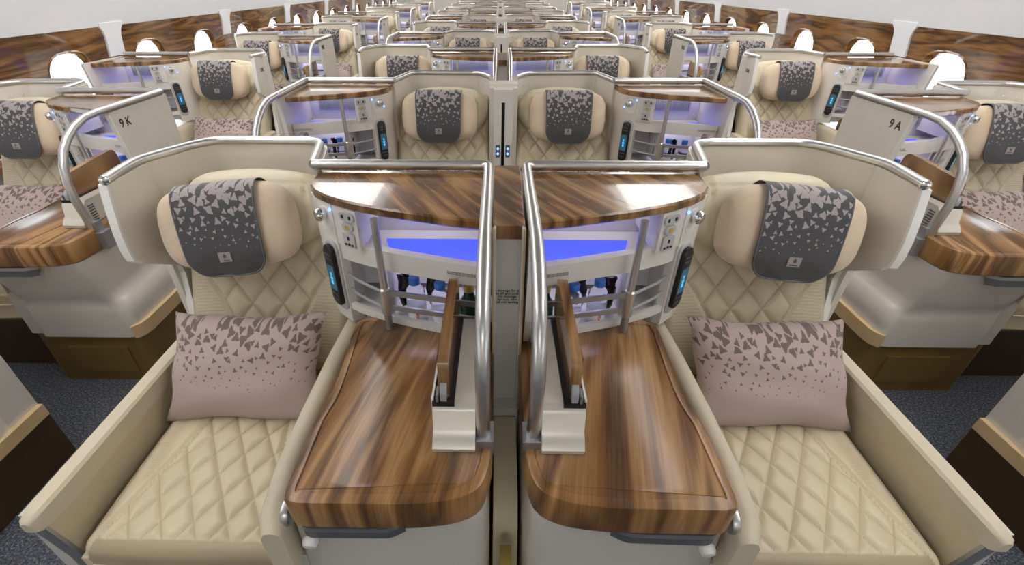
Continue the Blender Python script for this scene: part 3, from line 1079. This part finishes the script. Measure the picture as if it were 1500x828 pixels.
def make_seat(kind, sgn):
    P = Proto('lounge_seat', (SEAT_C, -0.35, 0.0), 'cream quilted leather seat', 'seat', 'cream quilted seats')
    # cushion
    m = MB()
    w, l = 0.448, 0.60
    def fn(x, y):
        # y from back (+) to front (-)
        f = (y + l / 2) / l
        hb = 0.205 - 0.125 * min(1, max(0, f * 1.25)) ** 0.75
        if abs(x) < hb:
            e = (hb - abs(x))
            q = diamond(x, y, 0.072, 0.115)
            fr = (y + l / 2)
            k = min(1, e / 0.012) * min(1, max(0, (fr - 0.03) / 0.012))
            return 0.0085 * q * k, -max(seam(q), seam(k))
        e = abs(x) - hb
        k = min(1, e / 0.012)
        return 0.009 * k, 1.0 if e > 0.012 and f > 0.06 else 0.0
    pad(m, (SEAT_C, -0.385, 0.425), (1, 0, 0), (0, 1, 0), w, l, 0.115, 0.030, fn, 140, 180, sq=0.05, crown=0.012)
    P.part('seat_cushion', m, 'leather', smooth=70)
    m = MB(); m.tube([(SEAT_C - 0.20, -0.680, 0.372), (SEAT_C, -0.686, 0.372), (SEAT_C + 0.20, -0.680, 0.372)], 0.0035, 8); P.part('piping', m, 'leather', smooth=60)
    # backrest
    m = MB()
    a0 = math.radians(61.1)
    Bv = Vector((0, math.cos(a0), math.sin(a0)))
    Oc = Vector((SEAT_C + 0.004, -0.031, 0.70))
    w, l = 0.468, 0.56
    def fb(x, y):
        f = (y + l / 2) / l
        hb = 0.085 + 0.145 * min(1, max(0, (f - 0.18) / 0.46)) ** 1.5 if f < 0.62 else 0.23
        if abs(x) < hb:
            e = hb - abs(x)
            q = diamond(x, y + 0.02, 0.088, 0.118)
            k = min(1, e / 0.012)
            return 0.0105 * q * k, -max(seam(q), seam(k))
        e = abs(x) - hb
        return 0.008 * min(1, e / 0.012), 1.0 if e > 0.012 else 0.0
    pad(m, Oc, (1, 0, 0), Bv, w, l, 0.09, 0.028, fb, 140, 170, sq=0.04, crown=0.006)
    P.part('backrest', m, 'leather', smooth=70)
    # head cushion
    m = MB()
    Nv = Vector((1, 0, 0)).cross(Bv)
    Oh = Vector((SEAT_C + 0.020, 0.058, 0.868)) + Nv * 0.050
    def fh(x, y):
        e = abs(abs(x) - 0.150)
        e2 = abs(y - 0.065)
        return -0.006 * max(0, 1 - e / 0.006) - 0.005 * max(0, 1 - e2 / 0.006), 0.0
    pad(m, Oh, (1, 0, 0), Bv, 0.420, 0.225, 0.085, 0.055, fh, 60, 40, sq=0.34, crown=0.012)
    hcsh = P.part('head_cushion', m, 'leather_head', smooth=70)
    # base under the cushion
    m = MB(); m.box((SEAT_C - 0.20, -0.60, 0.0), (SEAT_C + 0.20, -0.02, 0.315), 0.01, 2); P.part('seat_base', m, 'dark_base')
    m = MB(); m.box((SEAT_C - 0.218, -0.66, 0.285), (SEAT_C + 0.218, -0.05, 0.312), 0.006, 2); P.part('seat_pan', m, 'bronze')
    if kind in 'OA':
        # aisle-side arm
        m = MB()
        x0, x1 = 0.857, 0.899
        lo = []
        for y, top, h, ww in ((-0.04, 0.548, 0.05, 0.0), (-0.30, 0.550, 0.05, 0.0), (-0.60, 0.550, 0.05, 0.0), (-0.655, 0.550, 0.046, 0.002), (-0.682, 0.546, 0.038, 0.006), (-0.690, 0.540, 0.026, 0.012)):
            a, b = x0 + ww, x1 - ww
            lo.append([(a, y, top - h), (a, y, top - 0.006), (a + 0.006, y, top), (b - 0.006, y, top), (b, y, top - 0.006), (b, y, top - h)])
        m.loft(lo)
        ap = P.part('arm_pad', m, 'arm_leather', smooth=40)
        m = MB(); m.prism([(0.0, 0.28), (0.0, 0.52), (-0.672, 0.52), (-0.648, 0.30), (-0.60, 0.18), (0.0, 0.18)], 0.866, 0.892, 0.003, 1, plane='yz'); sd = P.part('arm_panel', m, 'cream_pad')
        m = MB(); m.prism([(-0.677, 0.505), (-0.670, 0.505), (-0.645, 0.30), (-0.598, 0.18), (-0.606, 0.18), (-0.653, 0.30)], 0.864, 0.895, 0.001, 1, plane='yz'); P.part('arm_edge_trim', m, 'grey_metal', sd)
    return P

def shell_path(kind, W):
    if kind in 'OA':
        return [(W, 0.0), (W + 0.04, 0.19), (W + 0.085, 0.214), (0.800, 0.216), (0.845, 0.170), (0.914, 0.030), (0.912, -0.03), (0.898, -0.123)]
    return [(W, 0.0), (W + 0.05, 0.22), (W + 0.085, 0.232), (0.795, 0.222), (0.838, 0.16), (0.870, 0.085)]

def make_shell(kind, sgn):
    W = SHELFW[kind]
    P = Proto('seat_shell', (0.66, 0.12, 0.0), 'pearl beige privacy shell with chrome top rail', 'screen', 'privacy shells round the seats')
    path = shell_path(kind, W)
    # wall
    pl = bend_path([(x, y, 0) for x, y in path], 0.09, 5)
    pl = [(p.x, p.y) for p in pl]
    wallp = [p for p in pl if p[1] > -0.02] if kind in 'OA' else pl
    # cut exactly at the wing joint
    inn = []
    th = 0.018
    n = len(wallp)
    nrm = []
    for i in range(n):
        a = Vector(wallp[max(0, i - 1)]); b = Vector(wallp[min(n - 1, i + 1)])
        d = (b - a).normalized()
        nrm.append(Vector((d.y, -d.x)))
    m = MB()
    lo_z, hi_z = 0.25, 1.006
    f0 = [(p[0], p[1]) for p in wallp]
    f1 = [(p[0] - q.x * th, p[1] - q.y * th) for p, q in zip(wallp, nrm)]
    loop = f0 + f1[::-1]
    m.prism(loop, lo_z, hi_z)
    wl = P.part('shell_wall', m, 'shell', smooth=50)
    if kind in 'OA':
        # wing reaching forward at the aisle side
        prof = [(0.035, 1.006), (-0.125, 1.006), (-0.138, 0.95), (-0.150, 0.885), (-0.152, 0.840), (-0.148, 0.812), (-0.130, 0.796), (0.000, 0.716), (0.004, 0.690), (-0.034, 0.50), (0.035, 0.50)]
        m = MB()
        m.prism(round_poly(prof, [0, 0.004, 0.02, 0.03, 0.02, 0.02, 0.02, 0.01, 0.01, 0.004, 0], 3), 0.897, 0.915, 0.002, 1, plane='yz')
        wg = P.part('wing_panel', m, 'shell')
        m = MB()
        edge = [(-0.127, 1.004), (-0.140, 0.95), (-0.152, 0.885), (-0.154, 0.840), (-0.150, 0.812), (-0.133, 0.795)]
        m.prism(edge + [(y + 0.008, z + 0.002) for y, z in reversed(edge)], 0.8955, 0.9165, 0.0015, 1, plane='yz')
        P.part('wing_edge_trim', m, 'white_trim', wg)
        m = MB()
        edge = [(0.003, 0.690), (-0.036, 0.50)]
        m.prism(edge + [(y + 0.008, z) for y, z in reversed(edge)], 0.8955, 0.9165, 0.0015, 1, plane='yz')
        P.part('pillar_trim', m, 'white_trim', wg)
        # skirt on the aisle side behind the seat, tan bumper and kick panel under it
        m = MB(); m.box((0.897, -0.66, 0.235), (0.925, 0.15, 0.52), 0.006, 2); sk = P.part('aisle_skirt', m, 'console_white')
        m = MB(); m.box((0.915, -0.66, 0.205), (0.942, 0.150, 0.250), 0.006, 2); P.part('bumper', m, 'tan_bumper', sk)
        m = MB(); m.box((0.885, -0.60, 0.0), (0.918, 0.165, 0.235), 0.01, 2); P.part('kick_panel', m, 'dark_base', sk)
    # rail
    m = MB()
    rp = [(x, y, ZR) for x, y in pl]
    m.tube(rp, 0.0118, 12)
    rl = P.part('top_rail', m, 'satin_metal', smooth=50)
    if kind in 'OA':
        e = Vector(rp[-1]); d = (Vector(rp[-1]) - Vector(rp[-2])).normalized()
        m = MB(); m.lathe([(0.0122, -0.003), (0.0126, 0.0), (0.0115, 0.004), (0.007, 0.0065), (0.001, 0.007)], e, d, 14); P.part('rail_end_cap', m, 'chrome', rl)
    else:
        m = MB()
        for x in (0.80, 0.825):
            m.lathe([(0.004, 0), (0.003, 0.004)], (x, 0.198 if x < 0.81 else 0.162, 0.965), (0.3, -1, 0), 8)
        P.part('screws', m, 'white_trim', wl)
    return P

def superell(mb, O, A, B, N, a, b, c, e1, e2, nx=40, ny=24, tweak=None):
    """superellipsoid: A is the long axis, B the height, N the thickness"""
    O, A, B, N = Vector(O), Vector(A), Vector(B), Vector(N)
    vv = []
    for j in range(1, ny):
        ph = -PI / 2 + PI * j / ny
        row = []
        for i in range(nx):
            th = 2 * PI * i / nx
            x = a * spow(math.sin(ph), e1)
            y = b * spow(math.cos(ph), e1) * spow(math.cos(th), e2)
            z = c * spow(math.cos(ph), e1) * spow(math.sin(th), e2)
            if tweak:
                x, y, z = tweak(x, y, z)
            row.append(mb.bm.verts.new(O + A * x + B * y + N * z))
        vv.append(row)
    for r0, r1 in zip(vv[:-1], vv[1:]):
        for i in range(nx):
            k = (i + 1) % nx
            mb.bm.faces.new((r0[i], r0[k], r1[k], r1[i]))
    for row, sg in ((vv[0], -1), (vv[-1], 1)):
        p = (a * sg, 0, 0)
        if tweak:
            p = tweak(*p)
        q = mb.bm.verts.new(O + A * p[0] + B * p[1] + N * p[2])
        for i in range(nx):
            mb.bm.faces.new((row[i], row[(i + 1) % nx], q))
    return mb

def make_head_pillow(kind, sgn, shift=0.0, tilt=0.0):
    c = Vector((SEAT_C + shift, -0.055, 0.868))
    P = Proto('headrest_pillow', c, 'beige fleece head pillow under a charcoal patterned cover', 'pillow', 'beige head pillows')
    a0 = math.radians(72)
    B = Vector((0, math.cos(a0), math.sin(a0)))
    A = Vector((1, 0, 0))
    N = A.cross(B)
    ct, st = math.cos(tilt), math.sin(tilt)
    A, B = A * ct - B * st, B * ct + A * st
    m = MB()
    superell(m, c, A, B, N, 0.176, 0.110, 0.056, 0.52, 0.74, 44, 36)
    P.part('pillow', m, 'fleece', smooth=80)
    # cover draped over the front
    m = MB()
    prof = [(0.085, -0.052), (0.103, -0.03), (0.1145, 0.0), (0.110, 0.028), (0.095, 0.048), (0.06, 0.058), (0.02, 0.0605), (-0.02, 0.0605), (-0.06, 0.0585), (-0.085, 0.054), (-0.102, 0.049), (-0.115, 0.044), (-0.123, 0.041)]
    sm = smooth_path([(0, b, n) for b, n in prof], 3)
    hw0 = 0.104
    def outline(b):
        y0 = -0.123; r = 0.055
        if b < y0 + r:
            d = (y0 + r - b) / r
            return hw0 - r + r * math.sqrt(max(0.0, 1 - d * d)) if d < 1 else hw0 - r
        return hw0
    nx = 22
    rows_f, rows_b = [], []
    for p in sm:
        b, nn = p.y, p.z
        hw = outline(b) if nn > 0.0 else hw0
        hw *= 1 + 0.05 * min(1, max(0, (b + 0.12) / 0.22)) - 0.04
        rf, rb = [], []
        for i in range(nx + 1):
            s = 2 * i / nx - 1
            wav = 0.0022 * math.sin(s * 5 + b * 30) * max(0, -b) / 0.15
            q = c + A * (s * hw) + B * b + N * (nn + wav + 0.002)
            rf.append(m.bm.verts.new(q + N * 0.0012))
            rb.append(m.bm.verts.new(q - N * 0.0012))
        rows_f.append(rf); rows_b.append(rb)
    for j in range(len(sm) - 1):
        for i in range(nx):
            m.bm.faces.new((rows_f[j][i], rows_f[j][i + 1], rows_f[j + 1][i + 1], rows_f[j + 1][i]))
            m.bm.faces.new((rows_b[j][i], rows_b[j + 1][i], rows_b[j + 1][i + 1], rows_b[j][i + 1]))
    for j in range(len(sm) - 1):
        m.bm.faces.new((rows_f[j][0], rows_f[j + 1][0], rows_b[j + 1][0], rows_b[j][0]))
        m.bm.faces.new((rows_f[j][nx], rows_b[j][nx], rows_b[j + 1][nx], rows_f[j + 1][nx]))
    for j in (0, len(sm) - 1):
        for i in range(nx):
            m.bm.faces.new((rows_f[j][i], rows_b[j][i], rows_b[j][i + 1], rows_f[j][i + 1]))
    cv = P.part('cover', m, 'charcoal_cloth', smooth=60)
    # woven hem round the lower edge
    m = MB()
    hem = []
    for p in sm[12:]:
        hw = outline(p.y) * (1 + 0.05 * min(1, max(0, (p.y + 0.12) / 0.22)) - 0.04)
        hem.append((hw, p.y, p.z))
    ring = [(-h, b, n_) for h, b, n_ in hem] + [(h, b, n_) for h, b, n_ in reversed(hem)]
    m.tube([c + A * x + B * b + N * (n_ + 0.0025) for x, b, n_ in ring], 0.0026, 6)
    P.part('hem', m, 'dark_grey', cv, smooth=60)
    # woven patch with emblem
    pb = -0.072
    pn = 0.0585 + 0.003
    m = MB()
    q = c + B * pb + N * (pn - 0.001)
    pts = [(-0.016, -0.013), (0.016, -0.013), (0.016, 0.013), (-0.016, 0.013)]
    Bp = (B - N * -0.16).normalized()
    m.loft([[q + A * x + Bp * y for x, y in pts], [q + A * x + Bp * y + N * 0.002 for x, y in pts]])
    pt = P.part('logo_patch', m, 'patch', cv, smooth=0)
    Am = Vector((A.x, A.y * sgn, A.z * sgn))      # reading direction in mirrored space
    Am = Vector((A.x, 0, A.z * (1 if sgn > 0 else -1)))
    m = MB()
    q2 = q + N * 0.0024
    fl = [(-0.003, 0.0), (-0.0045, 0.004), (-0.002, 0.009), (0.0005, 0.011), (0.001, 0.008), (0.0035, 0.0065), (0.004, 0.002), (0.002, -0.001)]
    m.loft([[q2 + A * x + Bp * (y - 0.001) for x, y in fl], [q2 + A * x + Bp * (y - 0.001) + N * 0.0005 for x, y in fl]])
    P.part('emblem', m, 'patch_print', cv, smooth=0)
    tp = q2 - c - Bp * 0.008
    lettering('patch_text', 'Emirates', 0.0062, 'patch_print', cv, (tp.x * sgn, tp.y, tp.z), Am, Bp if True else B)
    return P

def make_throw(kind, sgn, ang=0.0):
    c = Vector((SEAT_C + 0.012, -0.252, 0.553))
    P = Proto('throw_pillow', c, 'mauve satin throw pillow with scattered dark shards', 'pillow', 'mauve throw pillows')
    a0 = math.radians(50)
    B0 = Vector((0, math.cos(a0), math.sin(a0)))
    A0 = Vector((1, 0, 0))
    N = A0.cross(B0)
    ca, sa = math.cos(ang), math.sin(ang)
    A, B = A0 * ca + B0 * sa, B0 * ca - A0 * sa
    w, h, t = 0.205, 0.146, 0.060
    m = MB()
    nx, ny = 36, 30
    front, backr = [], []
    for j in range(ny + 1):
        rf, rb = [], []
        for i in range(nx + 1):
            s, v = 2 * i / nx - 1, 2 * j / ny - 1
            pin_x = 1 - 0.075 * (1 - v * v) ** 1.0 * abs(s) ** 2
            pin_y = 1 - 0.085 * (1 - s * s) ** 1.0 * abs(v) ** 2
            x = w * s * pin_x + 0.003 * math.sin(7 * v + 2)
            y = h * v * pin_y + 0.003 * math.sin(6 * s)
            th = t * (max(0, 1 - abs(s) ** 2.6) * max(0, 1 - abs(v) ** 2.6)) ** 0.55
            wr = 0.0035 * math.sin(16 * s + 5 * v) * (abs(s) ** 3) * (1 - abs(v)) + 0.002 * math.sin(3 * s + 9 * v)
            cur = 0.02 * (v * v)
            p = c + A * x + B * y - N * cur * 0.4
            rf.append(m.bm.verts.new(p + N * (th + wr * (1 - abs(s) ** 6) * (1 - abs(v) ** 6))))
            rb.append(rf[-1] if i in (0, nx) or j in (0, ny) else m.bm.verts.new(p - N * th * 0.75))
        front.append(rf); backr.append(rb)
    for j in range(ny):
        for i in range(nx):
            m.bm.faces.new((front[j][i], front[j][i + 1], front[j + 1][i + 1], front[j + 1][i]))
            f = (backr[j][i], backr[j + 1][i], backr[j + 1][i + 1], backr[j][i + 1])
            try:
                m.bm.faces.new(f)
            except ValueError:
                pass
    P.part('pillow_case', m, 'mauve_cloth', smooth=80)
    return P

def make_handset(kind, sgn):
    W = SHELFW[kind]
    cp = cheek_pts(W)
    o, T, N = curve_at([(x + 0.0015, y - 0.0015) for x, y in cp], 0.405)
    o = o + N * 0.0062
    P = Proto('handset', (o.x, o.y, 0.69), 'black handset with lit screen in its cradle', 'remote', 'handsets in their cradles')
    m = MB(); m.frame_plate((o.x + N.x * 0.002, o.y + N.y * 0.002, 0.779), T, N, 0.038, 0.176, 0.010, 0.42); b = P.part('handset_body', m, 'black', smooth=30)
    q = o + N * 0.0122
    m = MB(); m.frame_plate((q.x, q.y, 0.775), T, N, 0.029, 0.072, 0.0006, 0.05); P.part('screen', m, 'screen_dim', b, smooth=0)
    q = o + N * 0.0128
    m = MB()
    for dz, w, h in ((0.012, 0.006, 0.010), (0.0, 0.010, 0.008), (-0.012, 0.008, 0.012)):
        m.frame_plate((q.x, q.y, 0.775 + dz), T, N, w, h, 0.0004, 0.2)
    P.part('screen_icon', m, 'screen_glow', b, smooth=0)
    m = MB()
    for dz in (-0.052, -0.066, 0.052, 0.064):
        for dx in (-0.009, 0, 0.009):
            c = q + T * dx - N * 0.0006
            m.frame_plate((c.x, c.y, 0.779 + dz), T, N, 0.006, 0.006, 0.0012, 0.4)
    P.part('buttons', m, 'dark_grey', b, smooth=0, kind='stuff')
    return P

def make_bottle(kind, sgn, x, y, text):
    P = Proto('water_bottle', (x, y, 0.68), 'small clear water bottle with blue cap', 'bottle', 'water bottles in the bottle trays')
    m = MB()
    m.lathe([(0.020, 0.68), (0.0235, 0.683), (0.0240, 0.692), (0.0240, 0.75), (0.0225, 0.756), (0.0240, 0.762), (0.0225, 0.772), (0.015, 0.783), (0.0115, 0.788), (0.0115, 0.794)], (x, y, 0), n=20)
    P.part('bottle_body', m, 'clear_plastic', smooth=60)
    m = MB(); m.lathe([(0.0128, 0.789), (0.0136, 0.791), (0.0136, 0.805), (0.0125, 0.8075), (0.006, 0.808)], (x, y, 0), n=16); P.part('cap', m, 'cap_blue')
    m = MB()
    m.lathe([(0.0237, 0.687), (0.02435, 0.688), (0.02435, 0.730), (0.0237, 0.731)], (x, y, 0), n=20)
    lb = P.part('label', m, 'label_white', smooth=60)
    if text:
        lettering('label_print', text, 0.014, 'print_red', lb, (0.004, -0.0246, 0.027), (0, 0, 1), (-1, 0, 0))
    return P

def make_dark_bottle(kind, sgn):
    x, y = 0.045, -0.215
    P = Proto('wine_bottle', (x, y, 0.68), 'dark green bottle with a gold cap', 'bottle', 'green bottles in the bottle trays')
    m = MB(); m.lathe([(0.022, 0.68), (0.025, 0.684), (0.025, 0.745), (0.013, 0.765), (0.0125, 0.786)], (x, y, 0), n=18); P.part('bottle_body', m, 'green_glass', smooth=60)
    m = MB(); m.lathe([(0.0135, 0.777), (0.0145, 0.779), (0.0145, 0.796), (0.012, 0.7985), (0.004, 0.799)], (x, y, 0), n=16); P.part('cap', m, 'gold_cap')
    return P

def make_bag(kind, sgn, x, y, seed):
    P = Proto('headset_bag', (x, y, 0.70), 'crumpled black plastic headset bag', 'bag', 'black bags in the bottle trays')
    rnd = random.Random(seed)
    m = MB()
    rows = []
    for z, w, d in ((0.702, 0.013, 0.010), (0.73, 0.017, 0.012), (0.752, 0.018, 0.011), (0.772, 0.014, 0.006), (0.790, 0.019, 0.004)):
        lp = []
        for k in range(14):
            a = 2 * PI * k / 14
            j = 1 + rnd.uniform(-0.16, 0.16)
            lp.append((x + w * math.cos(a) * j, y + d * math.sin(a) * j, z + rnd.uniform(-0.005, 0.005)))
        rows.append(lp)
    m.loft(rows)
    P.part('film', m, 'black_film', smooth=20)
    return P

def divider_O():
    P = Proto('centre_divider', (0, -0.1, 0.0), 'narrow centre divider with walnut cap and pearl front', 'divider', 'centre dividers')
    m = MB(); m.box((-0.033, -0.292, 0.955), (0.033, 0.088, 0.985), 0.002, 1); P.part('wood_cap', m, 'wood_shelf', mirror=False)
    m = MB(); m.prism([(-0.275, 0.955), (-0.285, 0.70), (-0.300, 0.50), (-0.300, 0.42), (0.08, 0.42), (0.08, 0.955)], -0.030, 0.030, plane='yz'); f = P.part('front_panel', m, 'white_trim', mirror=False)
    m = MB(); m.box((-0.030, -0.338, 0.36), (0.030, -0.300, 0.500), 0.002, 1); P.part('trough_lip', m, 'white_trim', mirror=False)
    for sx in (-1, 1):
        m = MB(); m.prism([(-0.296, 0.985), (-0.310, 0.985), (-0.345, 0.50), (-0.33, 0.50)], sx * 0.030, sx * 0.034, plane='yz'); P.part('edge_strip', m, 'tan_bumper', mirror=False)
        m = MB(); m.prism([(-0.29, 0.985), (-0.306, 0.985), (-0.336, 0.50), (-0.36, 0.42), (-0.20, 0.42)], sx * 0.0265, sx * 0.0315, plane='yz'); P.part('side_cheek', m, 'white_plastic', mirror=False)
    m = MB()
    m.prism([(-0.336, 0.44), (-0.345, 0.478), (-0.46, 0.475), (-0.55, 0.450), (-0.60, 0.40), (-0.64, 0.30), (-0.66, 0.0), (-0.32, 0.0), (-0.32, 0.44)], -0.027, 0.027, 0.008, 2, plane='yz')
    P.part('padded_cover', m, 'cream_cover', mirror=False, smooth=50)
    m = MB(); m.box((-0.012, -0.70, 0.0), (0.012, -0.645, 0.42), 0.002, 1); P.part('gap_filler', m, 'gold_strip', mirror=False)
    n = Vector((0, -0.04, 0)) 
    lettering('placard_text', 'No stowage for taxi,\ntake off and landing\nNo stowage\nfor taxi, take\noff and landing', 0.0085, 'print_dark', f, (0, -0.2805 + 0.1 - 0.0012, 0.805), (1, 0, 0), (0, 0.04, 1))
    return P

def divider_I():
    P = Proto('centre_divider', (0, 0.0, 0.0), 'twin pearl centre divider panels with a dark slot between', 'divider', 'twin centre dividers')
    m = MB(); m.box((-0.068, 0.0, 0.985), (0.068, 0.10, 1.0), 0.003, 1); P.part('top_cap', m, 'shell', mirror=False)
    for sx in (-1, 1):
        m = MB(); m.box((sx * 0.008, -0.06, 0.25), (sx * 0.046, 0.10, 0.985), 0.003, 1); p = P.part('divider_panel', m, 'white_plastic', mirror=False)
        m = MB(); m.box((sx * 0.046, -0.05, 0.25), (sx * 0.066, 0.10, 0.99), 0.004, 2); P.part('side_panel', m, 'shell', p, mirror=False)
        m = MB(); m.box((sx * 0.014, -0.0625, 0.675), (sx * 0.034, -0.058, 0.735), 0.001, 1); sw = P.part('switch_plate', m, 'dark_grey', p, mirror=False)
    for sx in (-1, 1):
        m = MB()
        for z in (0.693, 0.717):
            m.lathe([(0.006, 0), (0.006, 0.001)], (sx * 0.024, -0.0625, z), (0, -1, 0), 10)
        P.part('blue_lamps', m, 'blue_led', mirror=False, smooth=0)
    m = MB(); m.box((-0.008, -0.02, 0.25), (0.008, 0.09, 0.93)); P.part('slot_back', m, 'black', mirror=False)
    m = MB(); m.box((-0.008, -0.058, 0.93), (0.008, 0.10, 0.985)); P.part('bridge', m, 'white_plastic', mirror=False)
    return P

# ---------------------------------------------------------------- placing the suites
PITCH = 1.22
PROTO = {}

def protos(kind, sgn, near):
    key = (kind, sgn)
    if key in PROTO:
        return PROTO[key]
    SG[0] = sgn
    d = {}
    d['cabinet'], d['panel'] = make_cabinet(kind, sgn)
    d['console'] = make_console(kind, sgn)
    d['pod'] = make_pod(kind, sgn)
    d['shell'] = make_shell(kind, sgn)
    d['handset'] = make_handset(kind, sgn)
    d['seat'] = make_seat(kind, sgn)
    d['pillow'] = make_head_pillow(kind, sgn)
    d['throw'] = make_throw(kind, sgn)
    PROTO[key] = d
    return d

SIDE_OF = {('O', -1): 'left centre', ('O', 1): 'right centre', ('I', 1): 'left centre', ('I', -1): 'right centre',
           ('W', -1): 'left window', ('W', 1): 'right window', ('A', 1): 'left window', ('A', -1): 'right window'}
ORIGIN = {('O', -1): -0.047, ('O', 1): 0.047, ('I', 1): -0.929, ('I', -1): 0.929, ('W', -1): -1.455, ('W', 1): 1.455, ('A', 1): -2.455, ('A', -1): 2.455}

def where(row, col):
    return 'row %d from the camera, %s column' % (row, col)

def suite(kind, sgn, oy, row, side_row=None, rowno=None):
    d = protos(kind, sgn, row)
    col = SIDE_OF[(kind, sgn)]
    ox = ORIGIN[(kind, sgn)]
    nth = NAMES[row - 1]
    tail = '%s row, %s column' % (nth, col)
    d['shell'].place(ox, oy, sgn, 'pearl beige privacy shell with chrome rail, ' + tail)
    cab = d['cabinet'].place(ox, oy, sgn, 'white shelf cabinet with walnut top and chrome handrail, ' + tail)
    d['console'].place(ox, oy, sgn, 'glossy walnut topped white side console, ' + tail)
    d['pod'].place(ox, oy + (0.03 if kind == 'O' else 0.0), sgn, 'pearl housing with folded walnut table leaf, ' + tail)
    d['seat'].place(ox, oy, sgn, 'cream quilted leather seat facing forward, ' + tail)
    if not (kind == 'O' and row == 1):
        d['pillow'].place(ox, oy, sgn, 'beige head pillow under charcoal patterned cover, ' + tail)
    if row <= 4:
        d['throw'].place(ox, oy, sgn, 'mauve throw pillow with dark shards on seat, ' + tail)
    if row <= 6:
        d['handset'].place(ox, oy, sgn, 'black handset with lit screen in cradle, ' + tail)
    return d, cab, ox, col, tail

def letter_side(kind, sgn, parent_root, txt):
    """seat number on the aisle face of the cabinet side panel (W) or the wing (A)"""
    pass

ROWS_C = 11
for r in range(ROWS_C):
    kind = 'O' if r % 2 == 0 else 'I'
    oy = 1.175 + PITCH * r
    for side in (-1, 1):
        sgn = side if kind == 'O' else -side
        d, cab, ox, col, tail = suite(kind, sgn, oy, r + 1)
        SG[0] = sgn
        if r == 0:
            hp = make_head_pillow('O', sgn, 0.048, 0.10 if side < 0 else 0.10)
            hp.place(ox, oy, sgn, 'beige head pillow under charcoal patterned cover, ' + tail)
        if r <= 2:
            for k, (bx, by, nm) in enumerate(((0.178, -0.205, 'outer'), (0.113, -0.225, 'inner'))):
                b = make_bottle(kind, sgn, bx, by, 'evian' if r == 0 and k == 0 else None)
                near = ('nearer the post' if k == 0 else 'farther from the post')
                b.place(ox, oy, sgn, 'blue capped water bottle %s, %s' % (near, tail))
            if r == 0:
                g = make_dark_bottle(kind, sgn)
                g.place(ox, oy, sgn, 'dark green bottle with gold cap, ' + tail)
            for k, (bx, by) in enumerate(((0.212, -0.165), (0.140, -0.160))):
                b = make_bag(kind, sgn, bx, by, r * 10 + k + (3 if side > 0 else 0))
                b.place(ox, oy, sgn, 'crumpled black bag behind the water bottle %s, %s' % ('nearer the post' if k == 0 else 'farther in', tail))
    SG[0] = 1
    if 'div' + kind not in PROTO:
        PROTO['div' + kind] = divider_O() if kind == 'O' else divider_I()
    dv = PROTO['div' + kind]
    dv.place(0, oy, 1, dv.desc + ', %s centre row' % NAMES[r])

# window side columns: k = -1 is the row beside the camera
seat_no = {-1: 8}
for k in range(-1, 10):
    kind = 'W' if k % 2 == 0 else 'A'
    oy = 2.13 + PITCH * k
    for side in (-1, 1):
        sgn = side if kind == 'W' else -side
        if k < 0:
            dd = protos(kind, sgn, 1)
            dd['shell'].place(ORIGIN[(kind, sgn)], oy, sgn, 'white aisle skirt and shell with tan bumper cut off by the %s photo edge' % ('left' if side < 0 else 'right'))
            ox0, tl = ORIGIN[(kind, sgn)], ', %s window row beside the camera' % ('left' if side < 0 else 'right')
            dd['cabinet'].place(ox0, oy, sgn, 'white shelf cabinet with walnut top' + tl)
            dd['console'].place(ox0, oy, sgn, 'glossy walnut topped white side console' + tl)
            dd['seat'].place(ox0, oy, sgn, 'cream quilted leather seat' + tl)
            dd['pillow'].place(ox0, oy, sgn, 'beige head pillow under charcoal cover' + tl)
            continue
        d, cab, ox, col, tail = suite(kind, sgn, oy, k + 1)
        letter = 'K' if side < 0 else 'A'
        SG[0] = sgn
        if kind == 'W':
            # number plate print on the aisle face of the side panel
            pr = bpy.data.objects.get(cab.name)
            pan = [c for c in cab.children if c.name.startswith('side_panel')][0]
            b = d['cabinet'].base
            R = (0, -side, 0)
            lettering('seat_number', '%d%s' % (9 + k, letter) if k else '9 ' + letter, 0.042, 'print_dark', pan,
                      ((-0.0076 - b.x) * sgn, -0.288 - b.y, 0.955 - b.z), (0, -1 * (1 if side > 0 else -1), 0), (0, 0, 1))
        else:
            sh = [o for o in bpy.data.objects if o.get('label') == 'pearl beige privacy shell with chrome rail, ' + tail][0]
            wg = [c for c in sh.children if c.name.startswith('wing_panel')][0]
            b = d['shell'].base
            lettering('seat_number', '%d%s' % (9 + k, letter), 0.030, 'print_dark', wg,
                      ((0.9156 - b.x) * sgn, -0.055 - b.y, 0.930 - b.z), (0, -1 * (1 if side > 0 else -1), 0), (0, 0, 1))
        if kind == 'W' and k <= 2:
            for q, (bx, by) in enumerate(((0.178, -0.205), (0.113, -0.225))):
                bt = make_bottle(kind, sgn, bx, by, None)
                bt.place(ox, oy, sgn, 'blue capped water bottle %s, %s' % ('nearer the post' if q == 0 else 'farther from the post', tail))
